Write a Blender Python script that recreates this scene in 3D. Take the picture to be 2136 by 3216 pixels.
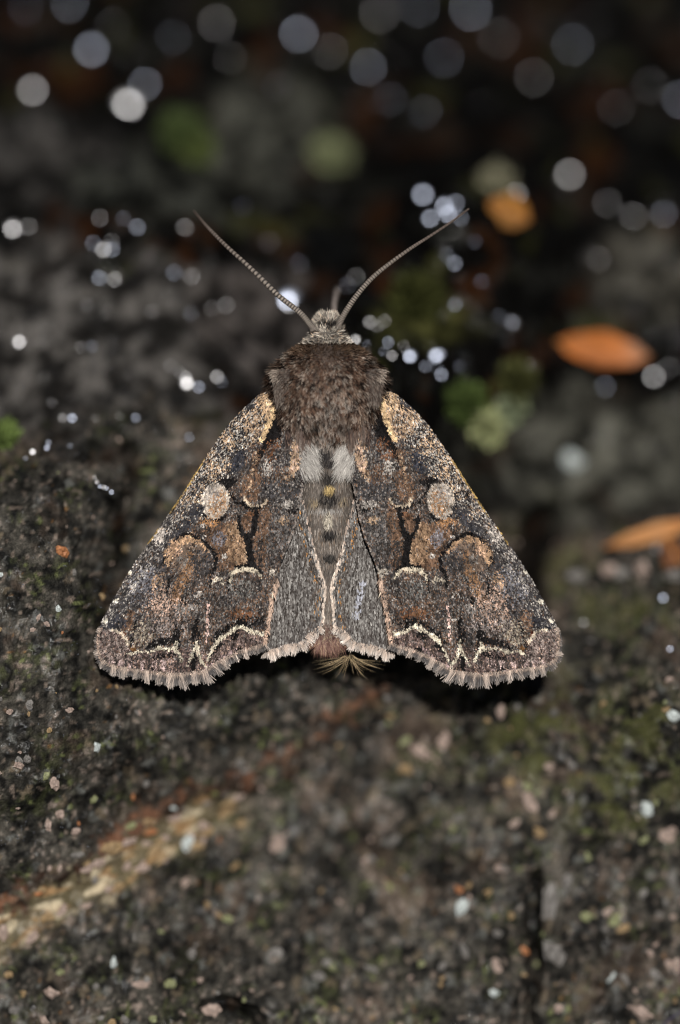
import bpy, math, random
import numpy as np
from mathutils import Vector, Matrix, Euler

# ------------------------------------------------------------------ camera, sky, flash-like sun
sc = bpy.context.scene
for _o in list(bpy.data.objects):
    bpy.data.objects.remove(_o)
col = sc.collection
MM = 0.001
TILT = math.radians(45.0)            # the slab the moth sits on leans towards the camera
ROT = Euler((TILT, 0, 0)).to_matrix()
DIST = 300.0                         # mm, camera to the plane of the wings
S = 0.02                             # mm per photograph pixel in that plane (2136 x 3216)
PW, PH = 2136.0, 3216.0
DISP = 2136.0 / 1568.0
FOCUS_W = 1.0

cam_d = bpy.data.cameras.new('camera')
cam = bpy.data.objects.new('camera', cam_d)
col.objects.link(cam)
sc.camera = cam
cam.location = ROT @ Vector((0, 0, DIST * MM))
cam.rotation_euler = (TILT, 0, 0)
cam_d.sensor_fit = 'VERTICAL'
cam_d.sensor_height = 24.0
cam_d.lens = 24.0 * DIST / (PH * S)
cam_d.clip_start = 0.005
cam_d.clip_end = 100.0
cam_d.dof.use_dof = True
cam_d.dof.focus_distance = (DIST - FOCUS_W) * MM
APERTURE = 15.0                      # mm
cam_d.dof.aperture_fstop = cam_d.lens / APERTURE
cam_d.dof.aperture_blades = 0

SUN_PLATE = Vector((0.05, 0.20, 1.0)).normalized()
sun_dir = ROT @ SUN_PLATE
world = bpy.data.worlds.new('World')
sc.world = world
world.use_nodes = True
wn = world.node_tree
sky = wn.nodes.new('ShaderNodeTexSky')
sky.sky_type = 'NISHITA'
sky.sun_disc = False
sky.sun_elevation = math.asin(sun_dir.z)
sky.sun_rotation = math.atan2(sun_dir.x, sun_dir.y)
bg = wn.nodes['Background']
bg.inputs['Strength'].default_value = 0.012
wn.links.new(sky.outputs[0], bg.inputs['Color'])
sun_l = bpy.data.lights.new('sun', 'SUN')
sun_l.energy = 4.6
sun_l.angle = math.radians(0.8)
sun_l.color = (1.0, 0.965, 0.92)
sun = bpy.data.objects.new('sun', sun_l)
col.objects.link(sun)
sun.rotation_euler = sun_dir.to_track_quat('Z', 'Y').to_euler()
sun.location = ROT @ Vector((0.02, 0.08, 0.4))
vs = sc.view_settings
vs.view_transform = 'Standard'
vs.look = 'None'
vs.exposure = 0.0
vs.gamma = 1.0
vs.use_curve_mapping = False
sc.render.engine = 'CYCLES'
sc.cycles.use_adaptive_sampling = False
sc.cycles.use_denoising = True
sc.cycles.max_bounces = 4
sc.cycles.diffuse_bounces = 2
sc.cycles.glossy_bounces = 2
sc.cycles.transmission_bounces = 3
sc.cycles.caustics_reflective = False
sc.cycles.caustics_refractive = False
sc.cycles.sample_clamp_direct = 0.0
sc.cycles.filter_width = 1.2

# ------------------------------------------------------------------ numeric helpers
rng = np.random.default_rng(7)
random.seed(7)
_perm = np.random.default_rng(3).permutation(512)
_ang = np.random.default_rng(4).random(512) * 2 * np.pi
_gx, _gy = np.cos(_ang), np.sin(_ang)

def perlin(x, y, seed=0):
    xi = np.floor(x).astype(np.int64); yi = np.floor(y).astype(np.int64)
    xf = x - xi; yf = y - yi
    sx = xf * xf * xf * (xf * (xf * 6 - 15) + 10)
    sy = yf * yf * yf * (yf * (yf * 6 - 15) + 10)
    def g(ix, iy, dx, dy):
        h = _perm[(_perm[(ix + seed * 37) & 511] + iy + seed * 101) & 511]
        return _gx[h] * dx + _gy[h] * dy
    a = g(xi, yi, xf, yf); b = g(xi + 1, yi, xf - 1, yf)
    c = g(xi, yi + 1, xf, yf - 1); d = g(xi + 1, yi + 1, xf - 1, yf - 1)
    return ((a + (b - a) * sx) * (1 - sy) + (c + (d - c) * sx) * sy) * 1.5

def fbm(x, y, octv, seed=0, gain=0.5):
    t = 0.0; a = 1.0; f = 1.0; n = 0.0
    for k in range(octv):
        t = t + a * perlin(x * f + 17.3 * k, y * f - 9.1 * k, seed + k)
        n += a; a *= gain; f *= 2.03
    return t / n * 1.4

def worley(x, y, seed=0):
    """distance to the nearest jittered cell point, and that cell's random number"""
    xi = np.floor(x).astype(np.int64); yi = np.floor(y).astype(np.int64)
    best = np.full(x.shape, 9.0); rid = np.zeros(x.shape)
    for a in (-1, 0, 1):
        for b in (-1, 0, 1):
            h = _perm[(_perm[(xi + a + seed * 37) & 511] + yi + b + seed * 101) & 511]
            px = xi + a + (h % 23) / 23.0; py = yi + b + ((h * 7) % 29) / 29.0
            d = np.hypot(x - px, y - py)
            m = d < best
            best = np.where(m, d, best); rid = np.where(m, h / 512.0, rid)
    return best, rid

def sm(a, b, x):
    t = np.clip((x - a) / (b - a), 0, 1)
    return t * t * (3 - 2 * t)

def mixc(c, target, a):
    return c + (np.asarray(target, float) - c) * a[:, None]

def seg_dist(px, py, pts):
    """distance of points to a polyline, with the parameter 0..1 along it and the signed side"""
    best = np.full(px.shape, 1e9); par = np.zeros(px.shape); side = np.zeros(px.shape)
    n = len(pts) - 1
    for i in range(n):
        ax, ay = pts[i][:2]; bx, by = pts[i + 1][:2]
        dx, dy = bx - ax, by - ay
        L = dx * dx + dy * dy + 1e-9
        t = np.clip(((px - ax) * dx + (py - ay) * dy) / L, 0, 1)
        qx = px - (ax + t * dx); qy = py - (ay + t * dy)
        d = np.hypot(qx, qy)
        m = d < best
        best = np.where(m, d, best); par = np.where(m, (i + t) / n, par)
        side = np.where(m, np.sign(dx * qy - dy * qx), side)
    return best, par, side

def in_poly(px, py, poly):
    ins = np.zeros(px.shape, bool)
    n = len(poly)
    for i in range(n):
        x1, y1 = poly[i]; x2, y2 = poly[(i + 1) % n]
        c = ((y1 > py) != (y2 > py)) & (px < (x2 - x1) * (py - y1) / (y2 - y1 + 1e-12) + x1)
        ins ^= c
    return ins

def poly_sd(px, py, poly):
    d, _, _ = seg_dist(px, py, list(poly) + [poly[0]])
    return np.where(in_poly(px, py, poly), -d, d)

def smooth_line(pts, n):
    """Catmull-Rom through the points"""
    P = np.array(pts, float)
    P = np.vstack([2 * P[0] - P[1], P, 2 * P[-1] - P[-2]])
    out = []
    m = len(P) - 3
    for t in np.linspace(0, m - 1e-6, n):
        i = int(t); f = t - i
        p0, p1, p2, p3 = P[i:i + 4]
        out.append(0.5 * (2 * p1 + (p2 - p0) * f + (2 * p0 - 5 * p1 + 4 * p2 - p3) * f * f + (3 * p1 - p0 - 3 * p2 + p3) * f ** 3))
    return np.array(out)

def px_to_plate(x, y, w):
    """photograph pixel + height above the wing plane (mm) -> plate coordinates in mm"""
    k = S * (DIST - w) / DIST
    return (x - PW / 2) * k, (PH / 2 - y) * k

def plate_to_disp(u, v, w):
    k = S * (DIST - w) / DIST * DISP
    return u / k + 784.0, 1180.5 - v / k

# ------------------------------------------------------------------ mesh / object helpers
def new_mesh(name, verts, faces, colors=None, smooth=False):
    me = bpy.data.meshes.new(name)
    verts = np.asarray(verts, np.float64)
    if isinstance(faces, (list, tuple)) and len(faces) and isinstance(faces[0], np.ndarray):
        groups = [f for f in faces if len(f)]
    elif isinstance(faces, np.ndarray):
        groups = [faces]
    else:
        groups = None
    if groups is None:
        me.from_pydata([tuple(v) for v in verts], [], faces)
    else:
        me.vertices.add(len(verts))
        me.vertices.foreach_set('co', verts.astype(np.float32).ravel())
        loops = np.concatenate([g.ravel() for g in groups]).astype(np.int32)
        tot = np.concatenate([np.full(len(g), g.shape[1]) for g in groups]).astype(np.int32)
        start = np.concatenate([[0], np.cumsum(tot)[:-1]]).astype(np.int32)
        me.loops.add(len(loops)); me.polygons.add(len(tot))
        me.loops.foreach_set('vertex_index', loops)
        me.polygons.foreach_set('loop_start', start)
        me.update(calc_edges=True)
        me.validate()
    if colors is not None:
        c = np.ones((len(verts), 4), np.float32)
        c[:, :3] = np.clip(colors, 0.001, 0.95)
        at = me.color_attributes.new('Col', 'FLOAT_COLOR', 'POINT')
        at.data.foreach_set('color', c.ravel())
    if smooth:
        me.polygons.foreach_set('use_smooth', np.ones(len(me.polygons), bool))
    me.update()
    return me

def link(name, me, mat, parent=None, loc=None, kind=None):
    o = bpy.data.objects.new(name, me)
    col.objects.link(o)
    if mat is not None and me is not None and len(me.materials) == 0:
        me.materials.append(mat)
    if parent is not None:
        o.parent = parent
    else:
        o.rotation_euler = (TILT, 0, 0)
        if loc is not None:
            o.location = ROT @ (Vector(loc) * MM)
    if kind:
        o['kind'] = kind
    return o

def tag(o, label, cat, group=None):
    o['label'] = label; o['category'] = cat
    if group:
        o['group'] = group
    return o

def tube(pts, radii, seg=8, cap=True):
    """a round tube along the points (mm)"""
    P = np.array(pts, float); n = len(P)
    V = []; F = []
    T = np.gradient(P, axis=0); T /= np.linalg.norm(T, axis=1)[:, None]
    ref = np.array([0.0, 0.0, 1.0]) if abs(T[0][2]) < 0.9 else np.array([1.0, 0, 0])
    for i in range(n):
        a = np.cross(T[i], ref); a /= np.linalg.norm(a); b = np.cross(a, T[i])
        for k in range(seg):
            th = 2 * math.pi * k / seg
            V.append(P[i] + radii[i] * (math.cos(th) * a + math.sin(th) * b))
    for i in range(n - 1):
        for k in range(seg):
            k2 = (k + 1) % seg
            F.append((i * seg + k, i * seg + k2, (i + 1) * seg + k2, (i + 1) * seg + k))
    if cap:
        F.append(tuple(range(seg))[::-1]); F.append(tuple((n - 1) * seg + k for k in range(seg)))
    return np.array(V), F

# ------------------------------------------------------------------ materials
def principled(name, rough=0.6, spec=0.4, base=None, attr=True, noise=None, noise_amt=0.3, bump=None, coat=0.0, coat_rough=0.1, sheen=0.0):
    m = bpy.data.materials.new(name)
    m.use_nodes = True
    nt = m.node_tree; N = nt.nodes; Lk = nt.links
    b = N['Principled BSDF']
    b.inputs['Roughness'].default_value = rough
    b.inputs['Specular IOR Level'].default_value = spec
    b.inputs['Coat Weight'].default_value = coat
    b.inputs['Coat Roughness'].default_value = coat_rough
    b.inputs['Sheen Weight'].default_value = sheen
    tc = N.new('ShaderNodeTexCoord')
    src = None
    if attr:
        at = N.new('ShaderNodeAttribute'); at.attribute_name = 'Col'
        src = at.outputs['Color']
    else:
        rgb = N.new('ShaderNodeRGB'); rgb.outputs[0].default_value = (*base, 1)
        src = rgb.outputs[0]
    if noise:
        nz = N.new('ShaderNodeTexNoise'); nz.inputs['Scale'].default_value = noise
        nz.inputs['Detail'].default_value = 4
        Lk.new(tc.outputs['Object'], nz.inputs['Vector'])
        mr = N.new('ShaderNodeMapRange')
        mr.inputs['From Min'].default_value = 0.3; mr.inputs['From Max'].default_value = 0.7
        mr.inputs['To Min'].default_value = 1 - noise_amt; mr.inputs['To Max'].default_value = 1 + noise_amt
        Lk.new(nz.outputs['Fac'], mr.inputs['Value'])
        mx = N.new('ShaderNodeVectorMath'); mx.operation = 'SCALE'
        Lk.new(src, mx.inputs[0]); Lk.new(mr.outputs[0], mx.inputs['Scale'])
        src = mx.outputs[0]
    Lk.new(src, b.inputs['Base Color'])
    if bump:
        sc_, st, ds = bump
        n2 = N.new('ShaderNodeTexNoise'); n2.inputs['Scale'].default_value = sc_; n2.inputs['Detail'].default_value = 5
        Lk.new(tc.outputs['Object'], n2.inputs['Vector'])
        bp = N.new('ShaderNodeBump'); bp.inputs['Strength'].default_value = st; bp.inputs['Distance'].default_value = ds
        Lk.new(n2.outputs['Fac'], bp.inputs['Height']); Lk.new(bp.outputs[0], b.inputs['Normal'])
    return m

M_ground = principled('wet_bark', 0.5, 0.3, noise=9000, noise_amt=0.4, bump=(4200, 0.9, 0.00018))
# wetness varies over the bark
nt = M_ground.node_tree
_n = nt.nodes.new('ShaderNodeTexNoise'); _n.inputs['Scale'].default_value = 520; _n.inputs['Detail'].default_value = 6
_tc = nt.nodes.new('ShaderNodeTexCoord'); nt.links.new(_tc.outputs['Object'], _n.inputs['Vector'])
_mr = nt.nodes.new('ShaderNodeMapRange')
_mr.inputs['From Min'].default_value = 0.40; _mr.inputs['From Max'].default_value = 0.47
_mr.inputs['To Min'].default_value = 0.16; _mr.inputs['To Max'].default_value = 0.95
nt.links.new(_n.outputs['Fac'], _mr.inputs['Value'])
nt.links.new(_mr.outputs[0], nt.nodes['Principled BSDF'].inputs['Roughness'])
_ms = nt.nodes.new('ShaderNodeMapRange')          # only the wet places shine
_ms.inputs['From Min'].default_value = 0.40; _ms.inputs['From Max'].default_value = 0.47
_ms.inputs['To Min'].default_value = 0.5; _ms.inputs['To Max'].default_value = 0.03
nt.links.new(_n.outputs['Fac'], _ms.inputs['Value'])
nt.links.new(_ms.outputs[0], nt.nodes['Principled BSDF'].inputs['Specular IOR Level'])

M_scale = principled('wing_scale', 0.6, 0.06)
M_membrane = principled('wing_membrane', 0.7, 0.05, noise=15000, noise_amt=0.2)
M_fur = principled('moth_fur', 0.55, 0.08)
M_body = principled('moth_cuticle', 0.7, 0.08, noise=6000, noise_amt=0.3)
M_antenna = principled('antenna_scale', 0.5, 0.15)
M_leaf = principled('dead_leaf', 0.6, 0.2, noise=320, noise_amt=0.5, bump=(900, 0.3, 0.0003))
M_moss = principled('moss_green', 0.6, 0.15, noise=1500, noise_amt=0.3)
M_thread = principled('purple_thread', 0.4, 0.4, base=(0.012, 0.008, 0.03), attr=False, noise=4000)
M_chip = {}
CHIP = {'pale_pink': (0.29, 0.22, 0.185), 'ochre': (0.24, 0.165, 0.085), 'grey': (0.15, 0.14, 0.13),
        'bluish_white': (0.42, 0.46, 0.45), 'lichen_green': (0.19, 0.20, 0.10), 'rust': (0.31, 0.13, 0.055)}
for k_, c_ in CHIP.items():
    M_chip[k_] = principled('chip_' + k_, 0.6, 0.3, base=c_, attr=False, noise=3000, noise_amt=0.5, bump=(4000, 0.4, 0.0001))
M_drop = principled('water_droplet', 0.22, 1.0, base=(0.02, 0.018, 0.016), attr=False, noise=500, noise_amt=0.1)
M_drop.node_tree.nodes['Principled BSDF'].inputs['IOR'].default_value = 1.6
M_drop2 = M_drop.copy(); M_drop2.name = 'water_droplet_cool'
M_drop2.node_tree.nodes['Principled BSDF'].inputs['Specular Tint'].default_value = (0.72, 0.80, 1.0, 1)
M_drop.node_tree.nodes['Principled BSDF'].inputs['Specular Tint'].default_value = (0.97, 0.97, 1.0, 1)
M_stem = principled('leaf_rib', 0.5, 0.3, base=(0.30, 0.12, 0.03), attr=False, noise=900)

# ------------------------------------------------------------------ the ground: a wet, mossy piece of bark falling away into dark litter
CTRL = [(-100,-80,-58),(400,-60,-62),(784,-60,-66),(1200,-60,-72),(1660,-80,-72),
 (-60,200,-46),(50,200,-46),(300,230,-47),(570,300,-42),(784,200,-52),(1200,150,-62),(1560,200,-60),
 (110,370,-38),(570,420,-37),(900,400,-43),(1300,400,-47),(1568,450,-42),
 (30,525,-25),(230,510,-24),(430,525,-24),(680,560,-32),(1000,490,-23),(1200,480,-30),(1530,500,-40),
 (100,640,-22),(265,645,-22),(420,630,-23),(670,690,-27),(850,600,-29),(1045,610,-22),(1300,640,-36),(1568,620,-36),
 (50,790,-18),(200,800,-17),(430,880,-17),(650,850,-20),(870,750,-18),(950,820,-18),(1180,745,-22),(1215,845,-22),(1380,810,-31),(1510,870,-33),
 (50,960,-15),(170,965,-13),(310,965,-13),(480,950,-14),(1000,920,-16),(1120,990,-24),(1400,1000,-34),(1560,1000,-34),
 (75,1050,-7),(150,1020,-8),(100,1200,-2),(20,1200,-1.2),(250,1130,-4),(20,1400,0.6),(140,1280,0),(200,1400,-0.2),(20,1650,1),(200,1750,-1),(20,1850,0),
 (330,1060,-13),(300,1250,-12),(265,1400,-8),
 (1200,1150,-24),(1400,1150,-29),(1320,1070,-32),(1510,1250,-23),(1400,1250,-24),(1530,1380,-15),(1300,1400,-18),(1400,1450,-14),(1545,1500,-9),(1480,1650,-7),(1400,1750,-8),(1550,1650,-5),
 (757,800,-7),(757,900,-6),(757,1100,-5.4),(757,1300,-5),(550,1300,-6),(950,1300,-7),(400,1450,-5),(1150,1450,-8),(600,1500,-6),(900,1500,-8),
 (300,1620,-3.2),(450,1620,-5),(750,1660,-11),(1000,1660,-12),(1150,1660,-10),
 (-60,2100,-5),(430,1930,-10),(850,1950,-13),(1220,1850,-11),(1400,2050,-9),(1540,1920,-10),(300,1850,-7),(600,1780,-11),
 (100,2300,-4),(500,2340,-4),(800,2300,-8),(1270,2250,-8),(1540,2300,-7),(1065,2090,-9),(-80,2470,-3),(784,2470,-5),(1660,2470,-6)]
_c = np.array(CTRL, float)
_cu, _cv = px_to_plate(_c[:, 0] * DISP, _c[:, 1] * DISP, _c[:, 2])
_cw = _c[:, 2]
def _plane(v):
    return -math.tan(TILT) * v - 15.0
def _phi(r2):
    return 0.5 * r2 * np.log(r2 + 1e-9)
_n = len(_cu)
_A = np.zeros((_n + 3, _n + 3))
_A[:_n, :_n] = _phi((_cu[:, None] - _cu) ** 2 + (_cv[:, None] - _cv) ** 2) + np.eye(_n) * 6.0
_A[:_n, _n] = 1; _A[:_n, _n + 1] = _cu; _A[:_n, _n + 2] = _cv
_A[_n:, :_n] = _A[:_n, _n:].T
_sol = np.linalg.solve(_A, np.concatenate([_cw, np.zeros(3)]))
RIDGE = [(-60, 2120), (0, 2085), (120, 2020), (240, 1955), (340, 1880), (440, 1830), (560, 1800), (640, 1750), (720, 1700), (800, 1640), (880, 1590)]

def base_height(u, v):
    uc = np.clip(u, -36, 36); vc = np.clip(v, -42, 56)
    out = np.zeros(u.shape)
    for i in range(0, u.size, 60000):
        a = uc.ravel()[i:i + 60000]; b = vc.ravel()[i:i + 60000]
        r2 = (a[:, None] - _cu) ** 2 + (b[:, None] - _cv) ** 2
        out.ravel()[i:i + 60000] = _phi(r2) @ _sol[:_n] + _sol[_n] + _sol[_n + 1] * a + _sol[_n + 2] * b
    far = np.maximum(np.abs(u - uc), np.abs(v - vc))
    k = sm(0, 60, far)
    return out * (1 - k) + (_plane(v) + 6 * fbm(u / 60, v / 60, 3, 91)) * k

def ground_height(u, v):
    u = np.asarray(u, float); v = np.asarray(v, float)
    h = base_height(u, v)
    xd, yd = plate_to_disp(u, v, h)
    wx = u + 0.35 * perlin(u / 2.1, v / 2.1, 21); wy = v + 0.35 * perlin(u / 2.1 + 40, v / 2.1, 22)
    deep = sm(900, 400, yd) * 1.6 + 1.0
    # the moth's own resting place stays even, so the bark does not poke through its wings
    quiet = 1 - 0.75 * np.exp(-(((u) / 13.0) ** 4 + ((v + 0.5) / 11.0) ** 4))
    h = h + quiet * deep * 0.75 * fbm(wx / 6.0, wy / 6.0, 3, 11)
    h = h + quiet * 0.40 * fbm(wx / 1.9, wy / 2.6, 2, 15)
    h = h + quiet * 0.34 * fbm(wx / 0.8, wy / 1.05, 3, 31, 0.62)
    g1, r1 = worley(wx / 0.75, wy / 0.9, 3)
    h = h + quiet * 0.16 * (0.55 - g1) * (0.35 + r1)
    g2, r2 = worley(u / 0.34, v / 0.38, 5)
    h = h + quiet * 0.12 * (0.5 - g2) * (0.3 + 1.2 * r2)
    # short cracks along the grain, here and there
    cr = np.abs(perlin(wx / 2.2 + 5, wy / 7.5, 44))
    h = h - quiet * 0.8 * np.exp(-(cr / 0.045) ** 2) * sm(0.05, 0.4, fbm(u / 5.0, v / 5.0, 2, 46))
    for pl_, dp_, wd_ in ((CRACK_A, 3.2, 11.0), (CRACK_B, 2.4, 13.0)):
        d, t, s = seg_dist(xd + 12 * perlin(u / 0.9, v / 0.9, 53), yd + 12 * perlin(u / 0.9 + 7, v / 0.9, 54), pl_)
        h = h - dp_ * np.exp(-(d / wd_) ** 2)
    # dark hollows on both sides of the wings
    d, t, s = seg_dist(xd, yd, HOLLOW_R)
    h = h - 7.0 * np.exp(-(d / 34.0) ** 2)
    d, t, s = seg_dist(xd, yd, HOLLOW_L)
    h = h - 2.6 * np.exp(-((d + 9 * perlin(u / 1.5, v / 1.5, 47)) / 20.0) ** 2) * sm(-0.35, 0.2, perlin(u / 2.2, v / 2.2, 50))
    d, t, s = seg_dist(xd + 30 * fbm(u / 1.4, v / 1.4, 2, 48), yd + 24 * fbm(u / 1.4 + 9, v / 1.4, 2, 49), RIDGE)
    h = h + 0.15 * np.exp(-(d / 22.0) ** 2) * (yd > 1500) - 0.8 * sm(0, 60, d * (s > 0)) * np.exp(-(d / 160.0) ** 2)
    return h
CRACK_A = [(1238, 2020), (1230, 2120), (1236, 2220), (1222, 2320), (1226, 2420)]
CRACK_B = [(470, 2318), (540, 2312), (590, 2345), (620, 2420)]
HOLLOW_R = [(1262, 1195), (1235, 1270), (1215, 1330), (1225, 1400)]
HOLLOW_L = [(292, 1020), (300, 1100), (272, 1200), (276, 1290), (258, 1380)]

def axis(lo, hi, step, far):
    core = np.arange(lo, hi + step * 0.5, step)
    g = step * 1.35 ** np.arange(1, 60)
    g = np.cumsum(g); g = g[g < far]
    return np.concatenate([(lo - g)[::-1], core, hi + g])
GU = axis(-27.0, 27.0, 0.105, 900.0)
GV = axis(-35.0, 44.0, 0.115, 900.0)
UU, VV = np.meshgrid(GU, GV)
uf, vf = UU.ravel(), VV.ravel()
hf = ground_height(uf, vf)
xd, yd = plate_to_disp(uf, vf, hf)
xd = np.clip(xd, -400, 2000); yd = np.clip(yd, -400, 2800)

def ell(cx, cy, rx, ry, ang=0.0, soft=0.35, nz=0.25, seed=0):
    a = math.radians(ang)
    dx, dy = xd - cx, yd - cy
    p = (dx * math.cos(a) + dy * math.sin(a)) / rx; q = (-dx * math.sin(a) + dy * math.cos(a)) / ry
    r = np.hypot(p, q) + nz * fbm(uf / 3.5, vf / 3.5, 3, 60 + seed)
    return 1 - sm(1 - soft, 1 + soft, r)

n1 = fbm(uf / 1.9, vf / 1.9, 4, 1, 0.6)
n2 = fbm(uf / 0.55, vf / 0.55, 3, 2, 0.6)
n3 = fbm(uf / 5.5, vf / 5.5, 3, 3)
n4 = fbm(uf / 2.8 + 7, vf / 2.8, 3, 4)
n5 = perlin(uf / 0.26, vf / 0.26, 5)
n6 = perlin(uf / 0.52 + 3, vf / 0.52, 6)
n7 = perlin(uf / 0.9 + 9, vf / 0.75, 8)
N_ = len(uf)
bark = np.tile(np.array([0.026, 0.0235, 0.020]), (N_, 1))
bark = mixc(bark, (0.088, 0.076, 0.062), sm(-0.25, 0.6, n1 * 0.8 + n2 * 0.5))
bark = mixc(bark, (0.009, 0.0085, 0.008), sm(0.05, 0.42, -n2 * 0.6 - n1 * 0.6) * 0.9)
green = sm(0.0, 0.45, n4) * sm(-0.3, 0.3, n2)
bark = mixc(bark, (0.055, 0.060, 0.022), green * 0.55)
bark = mixc(bark, (0.125, 0.085, 0.062), sm(0.2, 0.6, n3 + 0.3 * n7) * 0.45)
bark = mixc(bark, (0.25, 0.20, 0.165), sm(0.40, 0.58, n5) * sm(-0.1, 0.4, n1) * 0.75)
bark = mixc(bark, (0.22, 0.165, 0.13), sm(0.46, 0.62, n6) * 0.7)
bark = mixc(bark, (0.17, 0.18, 0.07), sm(0.47, 0.62, perlin(uf / 0.6 + 30, vf / 0.6, 9)) * sm(0, 0.4, n4) * 0.7)
bark = mixc(bark, (0.26, 0.13, 0.05), sm(0.64, 0.74, perlin(uf / 0.45 + 60, vf / 0.45, 10)) * sm(0, 0.3, n3) * 0.6)
wu = uf + 0.30 * perlin(uf / 0.42, vf / 0.42, 64) + 0.2 * n2; wv = vf + 0.30 * perlin(uf / 0.42 + 5, vf / 0.42, 65) + 0.2 * n1
g1_, r1_ = worley(wu / 0.42, wv / 0.6, 61)
g2_, r2_ = worley(wu / 0.7 + 4, wv / 1.0, 62)
bark = bark * (0.72 + 0.5 * r1_)[:, None]
bark = mixc(bark, (0.012, 0.011, 0.010), sm(0.5, 0.75, g1_) * 0.35)
bark = bark * (1 + 0.55 * np.clip(1.3 * fbm(uf / 7.0 + 3, vf / 5.0, 3, 63), -0.85, 0.9))[:, None]
bark = mixc(bark, (0.23, 0.175, 0.145), (r1_ > 0.90) * sm(0.5, 0.3, g1_) * sm(-0.2, 0.4, n1) * 0.75)
bark = mixc(bark, (0.16, 0.155, 0.14), (r2_ > 0.90) * sm(0.45, 0.15, g2_) * 0.6)
bark = mixc(bark, (0.16, 0.12, 0.08), ((r2_ > 0.72) & (r2_ < 0.78)) * sm(0.45, 0.25, g2_) * 0.6)
# the reddish torn edge with paler splinters under it
d_, t_, s_ = seg_dist(xd + 30 * fbm(uf / 1.4, vf / 1.4, 2, 48), yd + 24 * fbm(uf / 1.4 + 9, vf / 1.4, 2, 49), RIDGE)
dn = d_ + 22 * n2 + 16 * n1
lowhalf = (yd > 1480).astype(float)
bark = mixc(bark, (0.23, 0.105, 0.06), (1 - sm(0, 30, dn)) * (0.12 + 0.7 * sm(-0.2, 0.5, n3 + n7 * 0.5)) * lowhalf)
spl = sm(12, 30, dn) * (1 - sm(70, 130, dn)) * (s_ > 0) * sm(620, 450, xd) * lowhalf
bark = mixc(bark, (0.20, 0.155, 0.085), spl * 0.6)
along = xd * 0.88 - yd * 0.47; across = xd * 0.47 + yd * 0.88
bark = mixc(bark, (0.40, 0.22, 0.10), spl * sm(0.15, 0.45, perlin(along / 70 + 9, across / 20, 72)) * 0.6)
bark = mixc(bark, (0.58, 0.47, 0.32), spl * sm(0.12, 0.4, perlin(along / 60, across / 24, 71)) * 0.85)
# mossy olive film towards the right-hand side, grey dry wood lower down
ol = np.maximum(ell(1380, 1740, 330, 150, 0, 0.5, 0.5, 3), np.maximum(ell(1430, 1410, 130, 70, 0, 0.5, 0.5, 4), ell(1330, 1340, 80, 60, 0, 0.5, 0.5, 5)))
bark = mixc(bark, (0.075, 0.075, 0.022), ol * sm(-0.2, 0.4, n1) * 0.7)
bark = bark * np.array([0.90, 0.95, 0.98])
# litter beyond the bark: almost black wet humus, rust-brown leaf mould, grey stones
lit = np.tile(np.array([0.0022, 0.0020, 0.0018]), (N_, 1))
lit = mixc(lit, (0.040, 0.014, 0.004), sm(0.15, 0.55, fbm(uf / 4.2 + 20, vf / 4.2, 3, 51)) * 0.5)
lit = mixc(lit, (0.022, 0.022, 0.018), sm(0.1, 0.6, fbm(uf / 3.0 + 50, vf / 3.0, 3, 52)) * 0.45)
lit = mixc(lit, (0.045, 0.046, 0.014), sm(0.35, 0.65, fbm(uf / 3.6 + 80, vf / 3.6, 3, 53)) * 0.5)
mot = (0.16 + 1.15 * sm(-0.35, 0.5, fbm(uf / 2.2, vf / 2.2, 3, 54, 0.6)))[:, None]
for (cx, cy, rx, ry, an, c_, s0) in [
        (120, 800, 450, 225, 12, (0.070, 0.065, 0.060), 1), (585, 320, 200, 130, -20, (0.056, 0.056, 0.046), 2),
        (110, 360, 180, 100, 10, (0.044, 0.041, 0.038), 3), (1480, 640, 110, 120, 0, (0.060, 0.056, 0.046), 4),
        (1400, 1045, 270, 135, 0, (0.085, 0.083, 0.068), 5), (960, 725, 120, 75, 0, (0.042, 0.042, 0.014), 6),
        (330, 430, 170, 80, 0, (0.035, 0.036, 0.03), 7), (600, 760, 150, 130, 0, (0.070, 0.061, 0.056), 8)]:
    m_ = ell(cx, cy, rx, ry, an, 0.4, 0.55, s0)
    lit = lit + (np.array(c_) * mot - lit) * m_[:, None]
# outline where the bark begins, in picture height for each picture column
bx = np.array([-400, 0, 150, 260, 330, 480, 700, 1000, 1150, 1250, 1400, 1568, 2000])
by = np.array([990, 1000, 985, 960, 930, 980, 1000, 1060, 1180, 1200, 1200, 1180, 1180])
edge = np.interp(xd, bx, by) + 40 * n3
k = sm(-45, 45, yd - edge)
for pl, wd in ((HOLLOW_R, 46), (HOLLOW_L, 20), (CRACK_A, 14), (CRACK_B, 14)):  # near-black litter colour in these recesses stands in for their shade
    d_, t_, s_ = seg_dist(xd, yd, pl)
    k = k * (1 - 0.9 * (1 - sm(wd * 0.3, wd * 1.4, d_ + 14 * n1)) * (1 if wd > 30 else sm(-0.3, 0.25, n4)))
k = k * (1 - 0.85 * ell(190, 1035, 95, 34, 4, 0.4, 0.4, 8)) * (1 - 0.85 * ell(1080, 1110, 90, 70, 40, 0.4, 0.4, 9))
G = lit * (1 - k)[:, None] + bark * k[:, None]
nu, nv = len(GU), len(GV)
ii = np.arange(nu * nv).reshape(nv, nu)
quads = np.stack([ii[:-1, :-1].ravel(), ii[:-1, 1:].ravel(), ii[1:, 1:].ravel(), ii[1:, :-1].ravel()], 1)
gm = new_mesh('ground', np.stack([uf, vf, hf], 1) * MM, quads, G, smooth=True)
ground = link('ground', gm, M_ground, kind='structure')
ground['label'] = 'dark wet bark and leaf litter with mossy film under the moth'

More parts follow.
